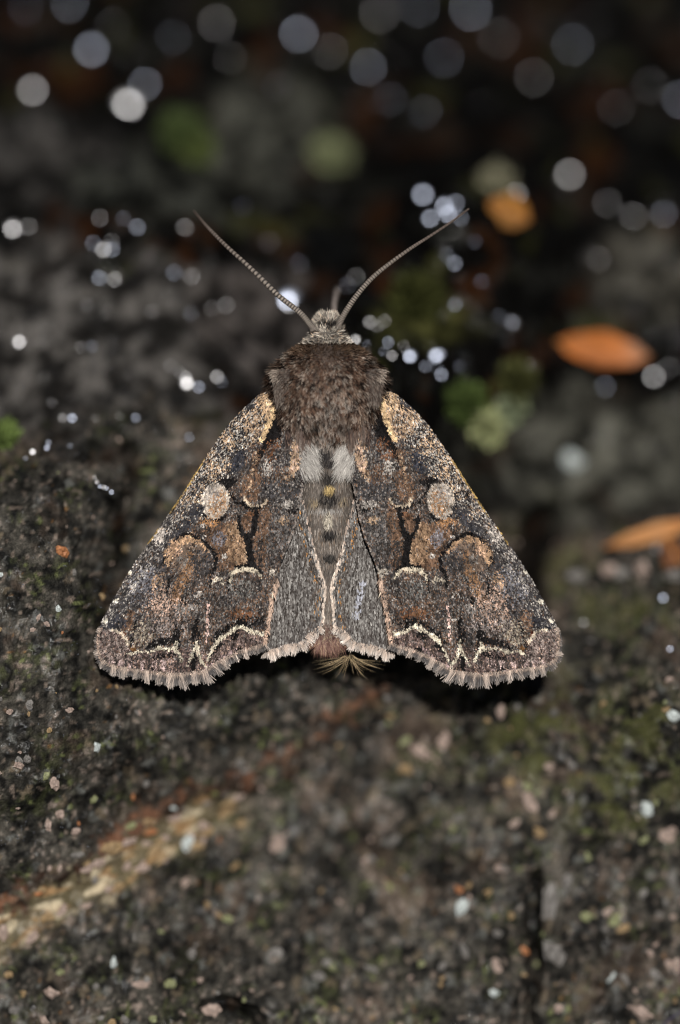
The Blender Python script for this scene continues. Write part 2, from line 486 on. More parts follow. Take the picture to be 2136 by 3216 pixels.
_HG = hf.reshape(len(GV), len(GU))
def ground_fast(u, v):
    """height read back from the finished ground mesh"""
    u = np.asarray(u, float); v = np.asarray(v, float)
    i = np.clip(np.searchsorted(GU, u) - 1, 0, len(GU) - 2); j = np.clip(np.searchsorted(GV, v) - 1, 0, len(GV) - 2)
    a = (u - GU[i]) / (GU[i + 1] - GU[i]); b = (v - GV[j]) / (GV[j + 1] - GV[j])
    return (_HG[j, i] * (1 - a) + _HG[j, i + 1] * a) * (1 - b) + (_HG[j + 1, i] * (1 - a) + _HG[j + 1, i + 1] * a) * b

def hit(xdisp, ydisp):
    """plate point on the ground seen at a place of the photograph (display pixels)"""
    x = np.atleast_1d(np.asarray(xdisp, float)) * DISP; y = np.atleast_1d(np.asarray(ydisp, float)) * DISP
    w = np.full(x.shape, -12.0)
    for _ in range(40):
        u, v = px_to_plate(x, y, w)
        w = w + 0.5 * (ground_fast(u, v) - w)
    u, v = px_to_plate(x, y, w)
    return u, v, w

# ------------------------------------------------------------------ THE MOTH (right side measured, left side mirrored about AX)
AX = 1031.0
moth_base = (0.0, 0.0, -5.0)
moth = link('moth', None, None, loc=moth_base)
tag(moth, 'brown and grey mottled moth resting with spread triangular wings', 'moth')
def P3(x, y, w):
    """photo pixel (plane of the wings) and height in mm -> local mm coordinates of the moth"""
    k = S * (DIST - w) / DIST
    return np.stack([(x - PW / 2) * k - moth_base[0], (PH / 2 - y) * k - moth_base[1], w - moth_base[2] + 0 * x], -1)

COSTA = [(1192, 1226), (1237, 1234), (1275, 1264), (1341, 1330), (1418, 1440), (1474, 1528), (1529, 1611), (1584, 1688), (1655, 1795), (1710, 1892), (1741, 1950)]
TERMEN = [(1750, 1978), (1757, 2005), (1754, 2050), (1745, 2074), (1720, 2090), (1690, 2099), (1650, 2104), (1600, 2112), (1550, 2118), (1500, 2121), (1470, 2117), (1430, 2113), (1408, 2103), (1380, 2085), (1350, 2068), (1310, 2050), (1270, 2038), (1244, 2031)]
INNER = [(1227, 2020), (1220, 1985), (1209, 1914), (1193, 1831), (1176, 1760), (1143, 1682), (1120, 1583), (1100, 1470), (1098, 1425), (1105, 1380), (1130, 1300)]
FW_POLY = [tuple(p) for p in smooth_line(COSTA, 60)] + [tuple(p) for p in smooth_line(TERMEN, 80)] + [tuple(p) for p in smooth_line(INNER, 60)]
COSTA_S = [tuple(p) for p in smooth_line(COSTA, 30)]
INNER_S = [tuple(p) for p in smooth_line(INNER, 30)]

def fw_height(x, y):
    dc, _, _ = seg_dist(x, y, COSTA_S); di, _, _ = seg_dist(x, y, INNER_S)
    t = di / (dc + di + 1e-6)
    w = 2.0 - 1.25 * t ** 1.4 - 0.5 * (y - 1250) / 850.0
    w = w - 0.45 * np.exp(-(dc / 16.0) ** 2)                      # the costa rolls over
    ang = np.arctan2(x - 1190, y - 1150)
    w = w + 0.045 * np.sin(ang * 62) * sm(1500, 1900, y)           # veins
    # fold along the pale basal streak: the costal side stands proud of the black wedge
    sd = poly_sd(x, y, WEDGE)
    w = w - 0.5 * sm(12, -8, sd)
    w = w + 0.10 * fbm(x / 70, y / 70, 2, 77)
    return w

WEDGE = [(1170, 1280), (1196, 1290), (1203, 1315), (1212, 1340), (1223, 1363), (1236, 1389), (1245, 1412), (1252, 1440), (1246, 1448), (1233, 1424), (1213, 1400), (1180, 1372), (1170, 1330)]

def paint_forewing(x, y, seed):
    """pigment of each wing scale at photo position (right wing); dithered scale by scale"""
    r = np.random.default_rng(seed)
    n = x.size
    jx = x + 4.0 * fbm(x / 14, y / 14, 2, seed % 50) + r.normal(0, 1.1, n)
    jy = y + 4.0 * fbm(x / 14 + 30, y / 14, 2, seed % 50 + 2) + r.normal(0, 1.1, n)
    big = fbm(x / 60, y / 60, 3, seed % 40 + 5); mid = fbm(x / 22, y / 22, 2, seed % 40 + 9)
    C = np.tile(np.array([0.075, 0.057, 0.048]), (n, 1))
    def put(c, a):
        c = np.asarray(c, float)
        hit_ = r.random(n) < a
        C[hit_] = c
    def line(pts, w, c, a=1.0, soft=0.35):
        wd = w if np.isscalar(w) else None
        d, t, s = seg_dist(jx, jy, pts)
        ww = wd if wd is not None else np.interp(t, np.linspace(0, 1, len(w)), w)
        ww = np.asarray(ww) * 0.5
        put(c, a * (1 - sm(ww * (1 - soft), ww * (1 + soft) + 0.5, d)))
    def poly(pts, c, a=1.0, soft=6):
        put(c, a * (1 - sm(-soft, soft, poly_sd(jx, jy, pts))))
    def el(cx, cy, rx, ry, c, a=1.0, ang=0, soft=0.3):
        an = math.radians(ang); dx, dy = jx - cx, jy - cy
        q = np.hypot((dx * math.cos(an) + dy * math.sin(an)) / rx, (-dx * math.sin(an) + dy * math.cos(an)) / ry)
        put(c, a * (1 - sm(1 - soft, 1 + soft, q)))
    K = (0.008, 0.007, 0.007); SL = (0.050, 0.047, 0.049); GR = (0.205, 0.185, 0.168); PG = (0.39, 0.355, 0.32)
    TAN = (0.36, 0.25, 0.165); BR = (0.135, 0.080, 0.051); RU = (0.15, 0.068, 0.034); CR = (0.62, 0.44, 0.255); PK = (0.42, 0.29, 0.225)
    IV = (0.56, 0.50, 0.39); DK = (0.035, 0.030, 0.028)
    # ground colours
    put(BR, 0.32 + 0.3 * big)
    put(SL, 0.28 - 0.3 * big)
    put(GR, 0.22); put(DK, 0.22)
    dc, tc_, _ = seg_dist(x, y, COSTA_S)
    # costal field: tan and grey peppered with black
    cf = 1 - sm(70, 105, dc + 20 * mid) * 1.0
    up = 1 - sm(1520, 1720, y)
    put((0.46, 0.42, 0.375), cf * up * 0.52); put((0.43, 0.30, 0.195), cf * up * 0.5 * (0.7 + big)); put(SL, cf * up * (0.30 - 0.4 * mid)); put(K, cf * up * 0.13)
    cf2 = (1 - sm(45, 75, dc + 14 * mid)) * sm(1540, 1700, y)
    put(GR, cf2 * 0.45); put(PG, cf2 * 0.22); put(SL, cf2 * (0.42 - 0.4 * mid)); put(DK, cf2 * 0.15)
    # inner field
    el(1180, 1500, 75, 110, SL, 0.45, 0, 0.5); el(1180, 1500, 75, 110, GR, 0.3, 0, 0.5); el(1175, 1505, 75, 110, DK, 0.28, 0, 0.5)
    line([(1125, 1385), (1132, 1430), (1142, 1475), (1160, 1500)], [34, 34, 26, 16], TAN, 0.62)
    line([(1125, 1385), (1132, 1430), (1142, 1475)], 22, PK, 0.35)
    el(1195, 1490, 55, 30, BR, 0.35); el(1222, 1470, 16, 24, PG, 0.55); el(1180, 1540, 55, 30, SL, 0.45)
    line([(1102, 1420), (1105, 1480), (1114, 1540)], 14, K, 0.35)
    # base: pale streak and black wedge
    poly([(1196, 1226), (1238, 1234), (1262, 1262), (1290, 1310), (1300, 1350), (1275, 1370), (1246, 1382), (1210, 1320), (1193, 1270)], TAN, 0.38, 12)
    poly([(1196, 1226), (1238, 1234), (1248, 1262), (1240, 1300), (1230, 1320), (1206, 1320), (1193, 1262)], (0.52, 0.36, 0.22), 0.55, 8)
    line([(1193, 1240), (1198, 1275), (1204, 1310), (1217, 1338), (1231, 1362), (1243, 1382)], [22, 20, 22, 21, 18, 10], CR, 0.95)
    el(1214, 1252, 4, 5, K, 1.0)
    poly(WEDGE, K, 1.0, 4)
    line([(1244, 1410), (1250, 1440), (1257, 1466)], [10, 8, 4], K, 0.9)
    el(1200, 1395, 22, 22, RU, 0.35); el(1215, 1425, 20, 20, RU, 0.4)
    el(1275, 1275, 22, 14, SL, 0.6, 45); el(1268, 1282, 20, 8, K, 0.45, 40)
    el(1318, 1448, 24, 50, SL, 0.6, -20); el(1312, 1450, 17, 42, (0.03, 0.032, 0.042), 0.65, -20)
    poly([(1243, 1395), (1262, 1420), (1268, 1460), (1300, 1525), (1302, 1562), (1280, 1580), (1252, 1572), (1243, 1520), (1252, 1465)], BR, 0.75, 8)
    line([(1255, 1420), (1268, 1480), (1278, 1540)], 8, TAN, 0.5)
    line([(1262, 1440), (1262, 1500), (1280, 1560)], 5, DK, 0.5)
    # antemedian marks
    poly([(1320, 1500), (1366, 1498), (1376, 1510), (1356, 1524), (1346, 1552), (1334, 1558), (1339, 1532), (1318, 1516)], K, 0.95, 4)
    line([(1338, 1545), (1318, 1575), (1300, 1580), (1285, 1592)], [9, 8, 9, 8], K, 0.8)
    el(1160, 1583, 22, 15, PG, 0.6); el(1150, 1600, 20, 9, K, 0.6, -20); line([(1118, 1560), (1122, 1592)], 12, K, 0.8)
    line([(1225, 1568), (1240, 1590), (1262, 1590), (1284, 1582), (1294, 1562)], 9, (0.48, 0.39, 0.29), 0.85)
    # orbicular spot
    el(1384, 1573, 51, 65, DK, 0.45, -8, 0.12)
    el(1384, 1572, 43, 57, (0.42, 0.36, 0.30), 1.0, -8, 0.08); el(1384, 1572, 43, 57, (0.30, 0.26, 0.23), 0.25, -8, 0.08)
    el(1378, 1578, 28, 42, (0.33, 0.195, 0.11), 0.6, -8, 0.4); el(1392, 1550, 26, 30, (0.30, 0.27, 0.25), 0.4, -8, 0.4)
    line([(1354, 1617), (1368, 1630), (1392, 1633)], 9, K, 0.95); line([(1428, 1590), (1426, 1606), (1418, 1620)], 7, K, 0.85)
    # claviform mark and black stem
    line([(1244, 1594), (1262, 1596), (1282, 1592)], 9, K, 0.95)
    line([(1255, 1596), (1258, 1634), (1268, 1672), (1282, 1690)], [13, 13, 14, 16], K, 0.97)
    line([(1312, 1626), (1307, 1657), (1299, 1678), (1284, 1690)], [10, 11, 13, 16], K, 0.97)
    poly([(1264, 1608), (1282, 1600), (1303, 1630), (1300, 1660), (1288, 1676), (1272, 1655)], BR, 0.85, 4)
    el(1274, 1612, 10, 9, RU, 0.7)
    line([(1283, 1688), (1279, 1728), (1273, 1772)], [24, 19, 22], K, 0.93)
    line([(1240, 1796), (1256, 1782), (1288, 1774), (1322, 1777)], [8, 13, 13, 8], K, 0.95)
    # brown strip left of the stem, grey inner margin
    poly([(1222, 1570), (1246, 1600), (1252, 1640), (1264, 1690), (1262, 1760), (1240, 1790), (1222, 1760), (1226, 1690), (1212, 1620)], BR, 0.6, 8)
    el(1185, 1680, 36, 80, (0.13, 0.12, 0.115), 0.45, -14); el(1172, 1632, 18, 14, TAN, 0.5); el(1200, 1740, 22, 60, DK, 0.4)
    # tan area between claviform and reniform
    poly([(1318, 1634), (1352, 1640), (1392, 1642), (1436, 1630), (1432, 1660), (1406, 1700), (1382, 1738), (1372, 1790), (1330, 1790), (1322, 1772), (1290, 1770), (1284, 1702), (1306, 1684)], BR, 0.75, 7)
    poly([(1318, 1640), (1350, 1645), (1352, 1700), (1340, 1760), (1322, 1772), (1290, 1768), (1285, 1704), (1306, 1686)], (0.25, 0.162, 0.100), 0.72, 7)
    line([(1288, 1700), (1286, 1740), (1292, 1768)], 10, TAN, 0.8); line([(1316, 1640), (1310, 1682)], 8, TAN, 0.7)
    el(1373, 1690, 22, 26, (0.17, 0.155, 0.165), 0.65); el(1357, 1745, 8, 8, PG, 0.8); el(1405, 1640, 30, 14, (0.32, 0.17, 0.08), 0.55)
    line([(1255, 1596), (1258, 1634), (1268, 1672), (1282, 1690)], [13, 14, 15, 16], K, 1.0)
    line([(1312, 1622), (1308, 1657), (1299, 1678), (1284, 1690)], [9, 11, 13, 16], K, 1.0)
    line([(1283, 1688), (1278, 1728), (1271, 1772)], [26, 22, 24], K, 1.0, 0.2)
    line([(1240, 1796), (1256, 1782), (1288, 1776), (1322, 1779)], [8, 13, 14, 9], K, 1.0)
    el(1245, 1740, 14, 50, DK, 0.6); el(1262, 1640, 8, 30, K, 0.4)
    # slate band behind the costa
    line([(1440, 1600), (1490, 1660), (1535, 1730), (1570, 1800), (1600, 1850)], [46, 46, 34, 30, 20], SL, 0.62)
    line([(1445, 1610), (1500, 1680), (1540, 1750)], [22, 20, 14], (0.03, 0.03, 0.036), 0.5)
    el(1420, 1660, 22, 18, DK, 0.5); el(1423, 1650, 9, 9, PG, 0.6); el(1420, 1684, 8, 6, PG, 0.6)
    # reniform spot
    el(1476, 1738, 64, 60, (0.14, 0.10, 0.075), 0.75, 20, 0.15)
    line([(1408, 1728), (1424, 1706), (1450, 1692), (1480, 1690), (1508, 1706), (1530, 1736), (1536, 1764)], [10, 15, 20, 26, 34, 30, 20], (0.38, 0.245, 0.15), 0.75)
    el(1510, 1725, 20, 26, (0.45, 0.29, 0.20), 0.4, -30)
    line([(1462, 1740), (1464, 1768), (1476, 1800), (1500, 1845), (1512, 1880)], [22, 24, 28, 34, 26], (0.22, 0.125, 0.068), 0.6)
    el(1484, 1757, 20, 16, GR, 0.5); el(1430, 1760, 34, 40, SL, 0.55); el(1428, 1780, 26, 26, DK, 0.45)
    line([(1514, 1698), (1502, 1686), (1487, 1676), (1466, 1674), (1450, 1680), (1424, 1697), (1404, 1714)], [7, 9, 11, 11, 9, 9, 9], K, 0.97)
    line([(1404, 1714), (1388, 1736), (1382, 1756), (1386, 1782), (1400, 1804)], [9, 10, 13, 13, 8], K, 0.9)
    line([(1540, 1748), (1552, 1770)], 8, K, 0.6)
    # postmedian crescents
    line([(1240, 1818), (1248, 1799), (1264, 1788), (1297, 1786), (1320, 1790), (1335, 1804), (1340, 1826)], [6, 10, 14, 16, 14, 9, 6], (0.47, 0.41, 0.315), 0.9)
    el(1201, 1797, 15, 12, (0.36, 0.32, 0.27), 0.75); line([(1362, 1828), (1373, 1809), (1394, 1826)], 10, (0.38, 0.33, 0.26), 0.75)
    line([(1424, 1866), (1434, 1859), (1450, 1876)], 9, PG, 0.5)
    line([(1343, 1815), (1345, 1860)], 6, K, 0.75); line([(1400, 1806), (1402, 1840)], 7, K, 0.8)
    line([(1240, 1800), (1250, 1880), (1240, 1950)], 12, DK, 0.45)
    # outer field
    el(1545, 1900, 52, 60, PK, 0.46, 0, 0.5); el(1610, 1840, 40, 60, (0.16, 0.155, 0.17), 0.45, -30, 0.5); el(1650, 1900, 50, 60, SL, 0.4, -30, 0.5)
    el(1640, 1830, 36, 14, PG, 0.3, 58); el(1567, 1822, 16, 30, (0.36, 0.24, 0.16), 0.5, -25); el(1480, 1915, 40, 20, (0.22, 0.2, 0.185), 0.4)
    el(1300, 1928, 45, 22, RU, 0.5, 0, 0.4); el(1312, 1922, 18, 14, (0.18, 0.095, 0.052), 0.5); el(1280, 1948, 45, 14, K, 0.45)
    el(1305, 1850, 45, 30, (0.14, 0.135, 0.125), 0.4); el(1615, 1985, 38, 40, (0.26, 0.22, 0.17), 0.5, 0, 0.5); el(1660, 1950, 20, 35, BR, 0.6, -20)
    el(1540, 1960, 60, 35, (0.24, 0.20, 0.185), 0.35, 0, 0.5)
    el(1700, 1958, 40, 24, (0.03, 0.03, 0.036), 0.6, 20, 0.4)
    line([(1405, 1895), (1409, 1940), (1412, 2012)], [5, 6, 6], (0.55, 0.38, 0.33), 0.7)
    el(1426, 1945, 9, 4, PG, 0.9)
    line([(1530, 1815), (1534, 1860)], 7, K, 0.6); line([(1634, 1950), (1645, 2005), (1655, 2045)], [8, 8, 6], K, 0.65)
    line([(1484, 1880), (1478, 1892)], 14, K, 0.7); line([(1560, 1940), (1580, 1985)], 6, DK, 0.5); line([(1505, 1960), (1510, 1985)], 8, K, 0.6)
    # terminal field
    tf = sm(-6, 8, jy - np.interp(x, [1240, 1300, 1350, 1400, 1445, 1510, 1580, 1650, 1670, 1690, 1760], [1992, 1972, 1992, 2050, 2030, 2036, 2042, 2050, 2010, 1982, 1975]))
    put((0.105, 0.072, 0.064), tf * 0.75); put(PK, tf * 0.10); put((0.20, 0.15, 0.135), tf * 0.22); put(DK, tf * 0.2)
    poly([(1662, 2015), (1690, 1985), (1745, 1982), (1754, 2040), (1730, 2080), (1655, 2085)], (0.25, 0.20, 0.178), 0.42, 10)
    for bx0 in (1545, 1575, 1612, 1648, 1680, 1710):
        line([(bx0, 2078), (bx0 + 4, 2098)], 13, (0.44, 0.33, 0.31), 0.55); line([(bx0 + 16, 2055), (bx0 + 20, 2096)], 6, DK, 0.7)
    for bx0, by0 in ((1330, 2042), (1350, 2056), (1372, 2076), (1400, 2092)):
        el(bx0, by0, 15, 8, (0.44, 0.32, 0.31), 0.5, 30)
    # black arrows and shading before the subterminal line
    line([(1444, 1945), (1446, 1975), (1447, 2004)], [10, 20, 34], K, 0.85); line([(1450, 2046), (1452, 2075), (1455, 2104)], [6, 18, 8], K, 0.95)
    line([(1506, 1985), (1512, 2005), (1500, 2030)], [20, 28, 12], K, 0.8); line([(1525, 2010), (1548, 2012), (1578, 2020), (1600, 2034)], [24, 20, 20, 10], K, 0.85)
    line([(1270, 1968), (1300, 1950), (1335, 1962), (1375, 1990), (1395, 2015)], [10, 16, 16, 18, 12], K, 0.7)
    el(1323, 1994, 17, 11, K, 0.9, 35); line([(1372, 2024), (1388, 2042), (1396, 2056)], [14, 14, 8], K, 0.9); el(1312, 2040, 12, 8, K, 0.8); el(1379, 2076, 8, 10, K, 0.8)
    line([(1516, 2054), (1545, 2056), (1580, 2066)], [16, 14, 12], K, 0.75); el(1500, 2068, 10, 16, DK, 0.7); el(1580, 2096, 8, 7, K, 0.8)
    el(1672, 1988, 6, 9, (0.12, 0.03, 0.015), 0.9); el(1640, 2036, 14, 8, (0.10, 0.05, 0.02), 0.8)
    # subterminal line
    line([(1238, 1990), (1267, 1984), (1292, 1970), (1307, 1964), (1328, 1976), (1348, 1989), (1371, 2006), (1384, 2019), (1397, 2042), (1408, 2072)], [11, 11, 12, 14, 10, 10, 15, 9, 7, 6], IV, 0.84)
    line([(1414, 2094), (1430, 2074), (1439, 2050), (1445, 2008)], [8, 10, 11, 6], IV, 0.84); line([(1446, 2028), (1459, 2060), (1474, 2088)], [8, 8, 6], IV, 0.84)
    line([(1490, 2072), (1499, 2050), (1512, 2036), (1508, 2014)], [8, 10, 14, 6], IV, 0.84)
    line([(1512, 2034), (1530, 2038), (1560, 2033), (1583, 2044), (1600, 2047), (1626, 2043), (1644, 2051), (1656, 2053)], [12, 9, 8, 8, 8, 7, 9, 6], IV, 0.84)
    line([(1660, 2016), (1672, 2000), (1678, 1984), (1692, 1981), (1710, 1977)], [10, 12, 9, 9, 10], (0.50, 0.42, 0.33), 0.8)
    # costa: golden rim and ivory dots
    put((0.30, 0.20, 0.07), (1 - sm(3, 6, dc)) * sm(1420, 1470, y) * (1 - sm(1600, 1630, y)) * 0.9)
    put((0.30, 0.20, 0.07), (1 - sm(3, 6, dc)) * sm(1650, 1665, y) * (1 - sm(1700, 1720, y)) * 0.9)
    el(1560, 1683, 18, 26, (0.52, 0.46, 0.41), 0.7, -35)
    for (ex, ey) in ((1697, 1887), (1729, 1950), (1650, 1796)):
        el(ex, ey, 9, 7, (0.72, 0.66, 0.55), 1.0, 30, 0.1)
    # pinkish hair along the outer part of the inner margin, and along the termen
    di, ti, _ = seg_dist(x, y, INNER_S)
    put((0.58, 0.40, 0.30), (1 - sm(3, 13, di + 5 * mid)) * sm(1800, 1840, y) * 0.6)
    put((0.2, 0.17, 0.15), (1 - sm(3, 8, di)) * (1 - sm(1700, 1800, y)) * 0.5)
    dt, _, _ = seg_dist(x, y, TERM_S)
    put((0.50, 0.36, 0.285), (1 - sm(4, 9, dt)) * 0.65)
    # dark flecks and fine streaks that run out along the veins
    rad_ = np.arctan2(x - 1150, y - 1080); dist_ = np.hypot(x - 1150, y - 1080)
    stk = perlin(rad_ * 95, dist_ / 60.0, seed % 30 + 3)
    C *= (1 + 0.42 * stk * sm(300, 700, dist_))[:, None]
    C *= (1 + 0.35 * np.clip(big + 0.6 * mid, -0.8, 0.8))[:, None]
    C *= (1 - 0.6 * sm(0.2, 0.6, fbm(x / 11, y / 11, 2, seed % 30 + 7)))[:, None]
    gq, cq = worley((x + 3 * mid) / 9.0, (y + 3 * big) / 12.0, seed % 20 + 2)
    C *= (0.62 + 0.80 * cq)[:, None]
    C *= np.exp(r.normal(0.0, 0.22, n))[:, None]
    return C
TERM_S = [tuple(p) for p in smooth_line(TERMEN, 60)]

def mirror(x, side):
    return x if side > 0 else 2 * AX - x

def scatter(poly, step, r):
    pts = np.array(poly)
    x0, y0 = pts.min(0) - 4; x1, y1 = pts.max(0) + 4
    gx, gy = np.meshgrid(np.arange(x0, x1, step[0]), np.arange(y0, y1, step[1]))
    gx = gx + (np.arange(gx.shape[0]) % 2)[:, None] * step[0] * 0.5
    gx = gx.ravel() + r.uniform(-0.32, 0.32, gx.size) * step[0]; gy = gy.ravel() + r.uniform(-0.32, 0.32, gy.size) * step[1]
    m = in_poly(gx, gy, poly)
    return gx[m], gy[m]

def scales_mesh(name, x, y, w, dirx, diry, C, length, width, lift, side, r):
    """one rounded, slightly raised scale per point; x, y in photo pixels of the right-hand side"""
    n = x.size
    L = length * r.uniform(0.8, 1.25, n); W = width * r.uniform(0.8, 1.2, n) * 0.5
    a = r.normal(0, 0.16, n)
    dx = dirx * np.cos(a) - diry * np.sin(a); dy = dirx * np.sin(a) + diry * np.cos(a)
    nx, ny = -dy, dx
    lf = lift * r.uniform(0.4, 1.6, n)
    roll = r.normal(0, 0.018, n)
    cols = []; vs_ = []
    for (f, g, h) in ((-0.35, -0.7, 0.0), (-0.35, 0.7, 0.0), (0.3, 1.0, 0.7), (0.65, 0.55, 1.0), (0.65, -0.55, 1.0), (0.3, -1.0, 0.7)):
        X = x + dx * L * f + nx * W * g; Y = y + dy * L * f + ny * W * g
        Z = w + 0.012 + lf * h + roll * g
        vs_.append(P3(mirror(X, side), Y, Z)); cols.append(C)
    V = np.stack(vs_, 1).reshape(-1, 3) * MM
    CC = np.stack(cols, 1).reshape(-1, 3)
    b = np.arange(n)[:, None] * 6
    idx = np.array([0, 1, 2, 3, 4, 5]) if side > 0 else np.array([5, 4, 3, 2, 1, 0])
    F = b + idx[::-1]
    return new_mesh(name, V, F.astype(np.int32), CC)

def membrane_mesh(name, poly, hfun, cfun, side, step=5.0):
    pts = np.array(poly); x0, y0 = pts.min(0) - step; x1, y1 = pts.max(0) + step
    xs = np.arange(x0, x1 + step, step); ys = np.arange(y0, y1 + step, step)
    X, Y = np.meshgrid(xs, ys); sh = X.shape
    m = in_poly(X.ravel(), Y.ravel(), poly).reshape(sh)
    q = m[:-1, :-1] & m[1:, :-1] & m[:-1, 1:] & m[1:, 1:]
    ii = np.arange(X.size).reshape(sh)
    F = np.stack([ii[:-1, :-1][q], ii[:-1, 1:][q], ii[1:, 1:][q], ii[1:, :-1][q]], 1)
    used = np.unique(F); remap = np.full(X.size, -1); remap[used] = np.arange(len(used))
    F = remap[F]
    if side > 0:
        F = F[:, ::-1]
    x = X.ravel()[used]; y = Y.ravel()[used]
    V = P3(mirror(x, side), y, hfun(x, y))
    return new_mesh(name, V * MM, F.astype(np.int32), cfun(x, y), smooth=True)

def strands(name, root, d, length, width, bend, c0, c1, c2, up=None, seed=1, tipat=0.75, tipw=0.72):
    """tapered hairs as thin strips; all arrays per hair, mm"""
    r = np.random.default_rng(seed)
    n = len(root)
    d = d / (np.linalg.norm(d, axis=1)[:, None] + 1e-9)
    rnd = r.normal(0, 1, (n, 3))
    if up is not None:
        rnd = rnd * 0.35 + np.cross(d, up)
    s = np.cross(d, np.cross(rnd, d)); s /= (np.linalg.norm(s, axis=1)[:, None] + 1e-9)
    V = []; Cc = []
    for (t, wd, cc) in ((0.0, 0.75, c0), (0.38, 1.0, c1), (tipat, tipw, c1 * 0.5 + c2 * 0.5)):
        p = root + d * (length * t)[:, None] + bend * (t * t)
        V += [p - s * (width * wd * 0.5)[:, None], p + s * (width * wd * 0.5)[:, None]]; Cc += [cc, cc]
    V.append(root + d * length[:, None] + bend); Cc.append(c2)
    V = np.stack(V, 1).reshape(-1, 3); Cc = np.stack(Cc, 1).reshape(-1, 3)
    b = (np.arange(n) * 7)[:, None]
    Q = np.concatenate([b + np.array([0, 1, 3, 2]), b + np.array([2, 3, 5, 4])]).astype(np.int32)
    T = (b + np.array([4, 5, 6])).astype(np.int32)
    return new_mesh(name, V * MM, [Q, T], Cc)

# ---- hindwings first (they lie under the forewings)
HW_IN = [(1117, 1545), (1091, 1644), (1075, 1717), (1054, 1785), (1037, 1850), (1046, 1916), (1044, 1950), (1054, 1975)]
HW_OUT = [(1085, 1992), (1110, 2020), (1135, 2028), (1161, 2030), (1207, 2046), (1250, 2040)]
HW_POLY = [tuple(p) for p in smooth_line(HW_IN, 30)] + [tuple(p) for p in smooth_line(HW_OUT, 24)] + [(1262, 1960), (1245, 1850), (1205, 1740), (1160, 1640), (1130, 1560)]
HW_IN_S = [tuple(p) for p in smooth_line(HW_IN, 24)]
HW_OUT_S = [tuple(p) for p in smooth_line(HW_OUT, 24)]
def hw_height(x, y):
    d, _, _ = seg_dist(x, y, HW_IN_S)
    w = 1.05 - 0.35 * sm(0, 90, d) - 0.25 * (y - 1550) / 500 + 0.16 * np.exp(-((d - 8) / 9.0) ** 2)
    w = w - 0.16 * np.exp(-((d - 30) / 10.0) ** 2) + 0.07 * np.sin(d / 6.5) * sm(30, 60, d)
    return w
def paint_hindwing(x, y, seed):
    r = np.random.default_rng(seed); n = x.size
    C = np.tile(np.array([0.115, 0.105, 0.098]), (n, 1))
    def put(c, a):
        h_ = r.random(n) < a; C[h_] = np.asarray(c, float)
    d, _, _ = seg_dist(x, y, HW_IN_S); do, _, _ = seg_dist(x, y, HW_OUT_S)
    st = perlin(x / 5.0, y / 45.0, seed % 30)
    put((0.25, 0.237, 0.222), 0.32 + 0.8 * st); put((0.045, 0.038, 0.034), 0.24 - 0.8 * st)
    put((0.085, 0.07, 0.06), (1 - sm(6, 20, np.abs(d - 32))) * 0.4)
    put((0.36, 0.28, 0.23), (1 - sm(3, 10, d)) * 0.5); put((0.40, 0.2, 0.07), (1 - sm(3, 10, np.abs(d - 24))) * 0.12)
    put((0.52, 0.43, 0.36), (1 - sm(6, 18, d)) * sm(1690, 1770, y) * sm(1930, 1890, y) * 0.6)
    put((0.60, 0.50, 0.42), (1 - sm(4, 9, d)) * sm(1700, 1780, y) * 0.7)
    put((0.09, 0.08, 0.075), (1 - sm(25, 60, do)) * 0.35); put((0.30, 0.27, 0.25), (1 - sm(8, 16, do)) * 0.35)
    if seed % 2 == 0:  # right hindwing only: bluish-white sheen painted into the scale colour
        ds, _, _ = seg_dist(x, y, [(1138, 1830), (1128, 1880), (1117, 1935)])
        put((0.36, 0.365, 0.41), (1 - sm(4, 15, ds)) * 0.6)
    C *= np.exp(r.normal(0, 0.25, n))[:, None]
    return C

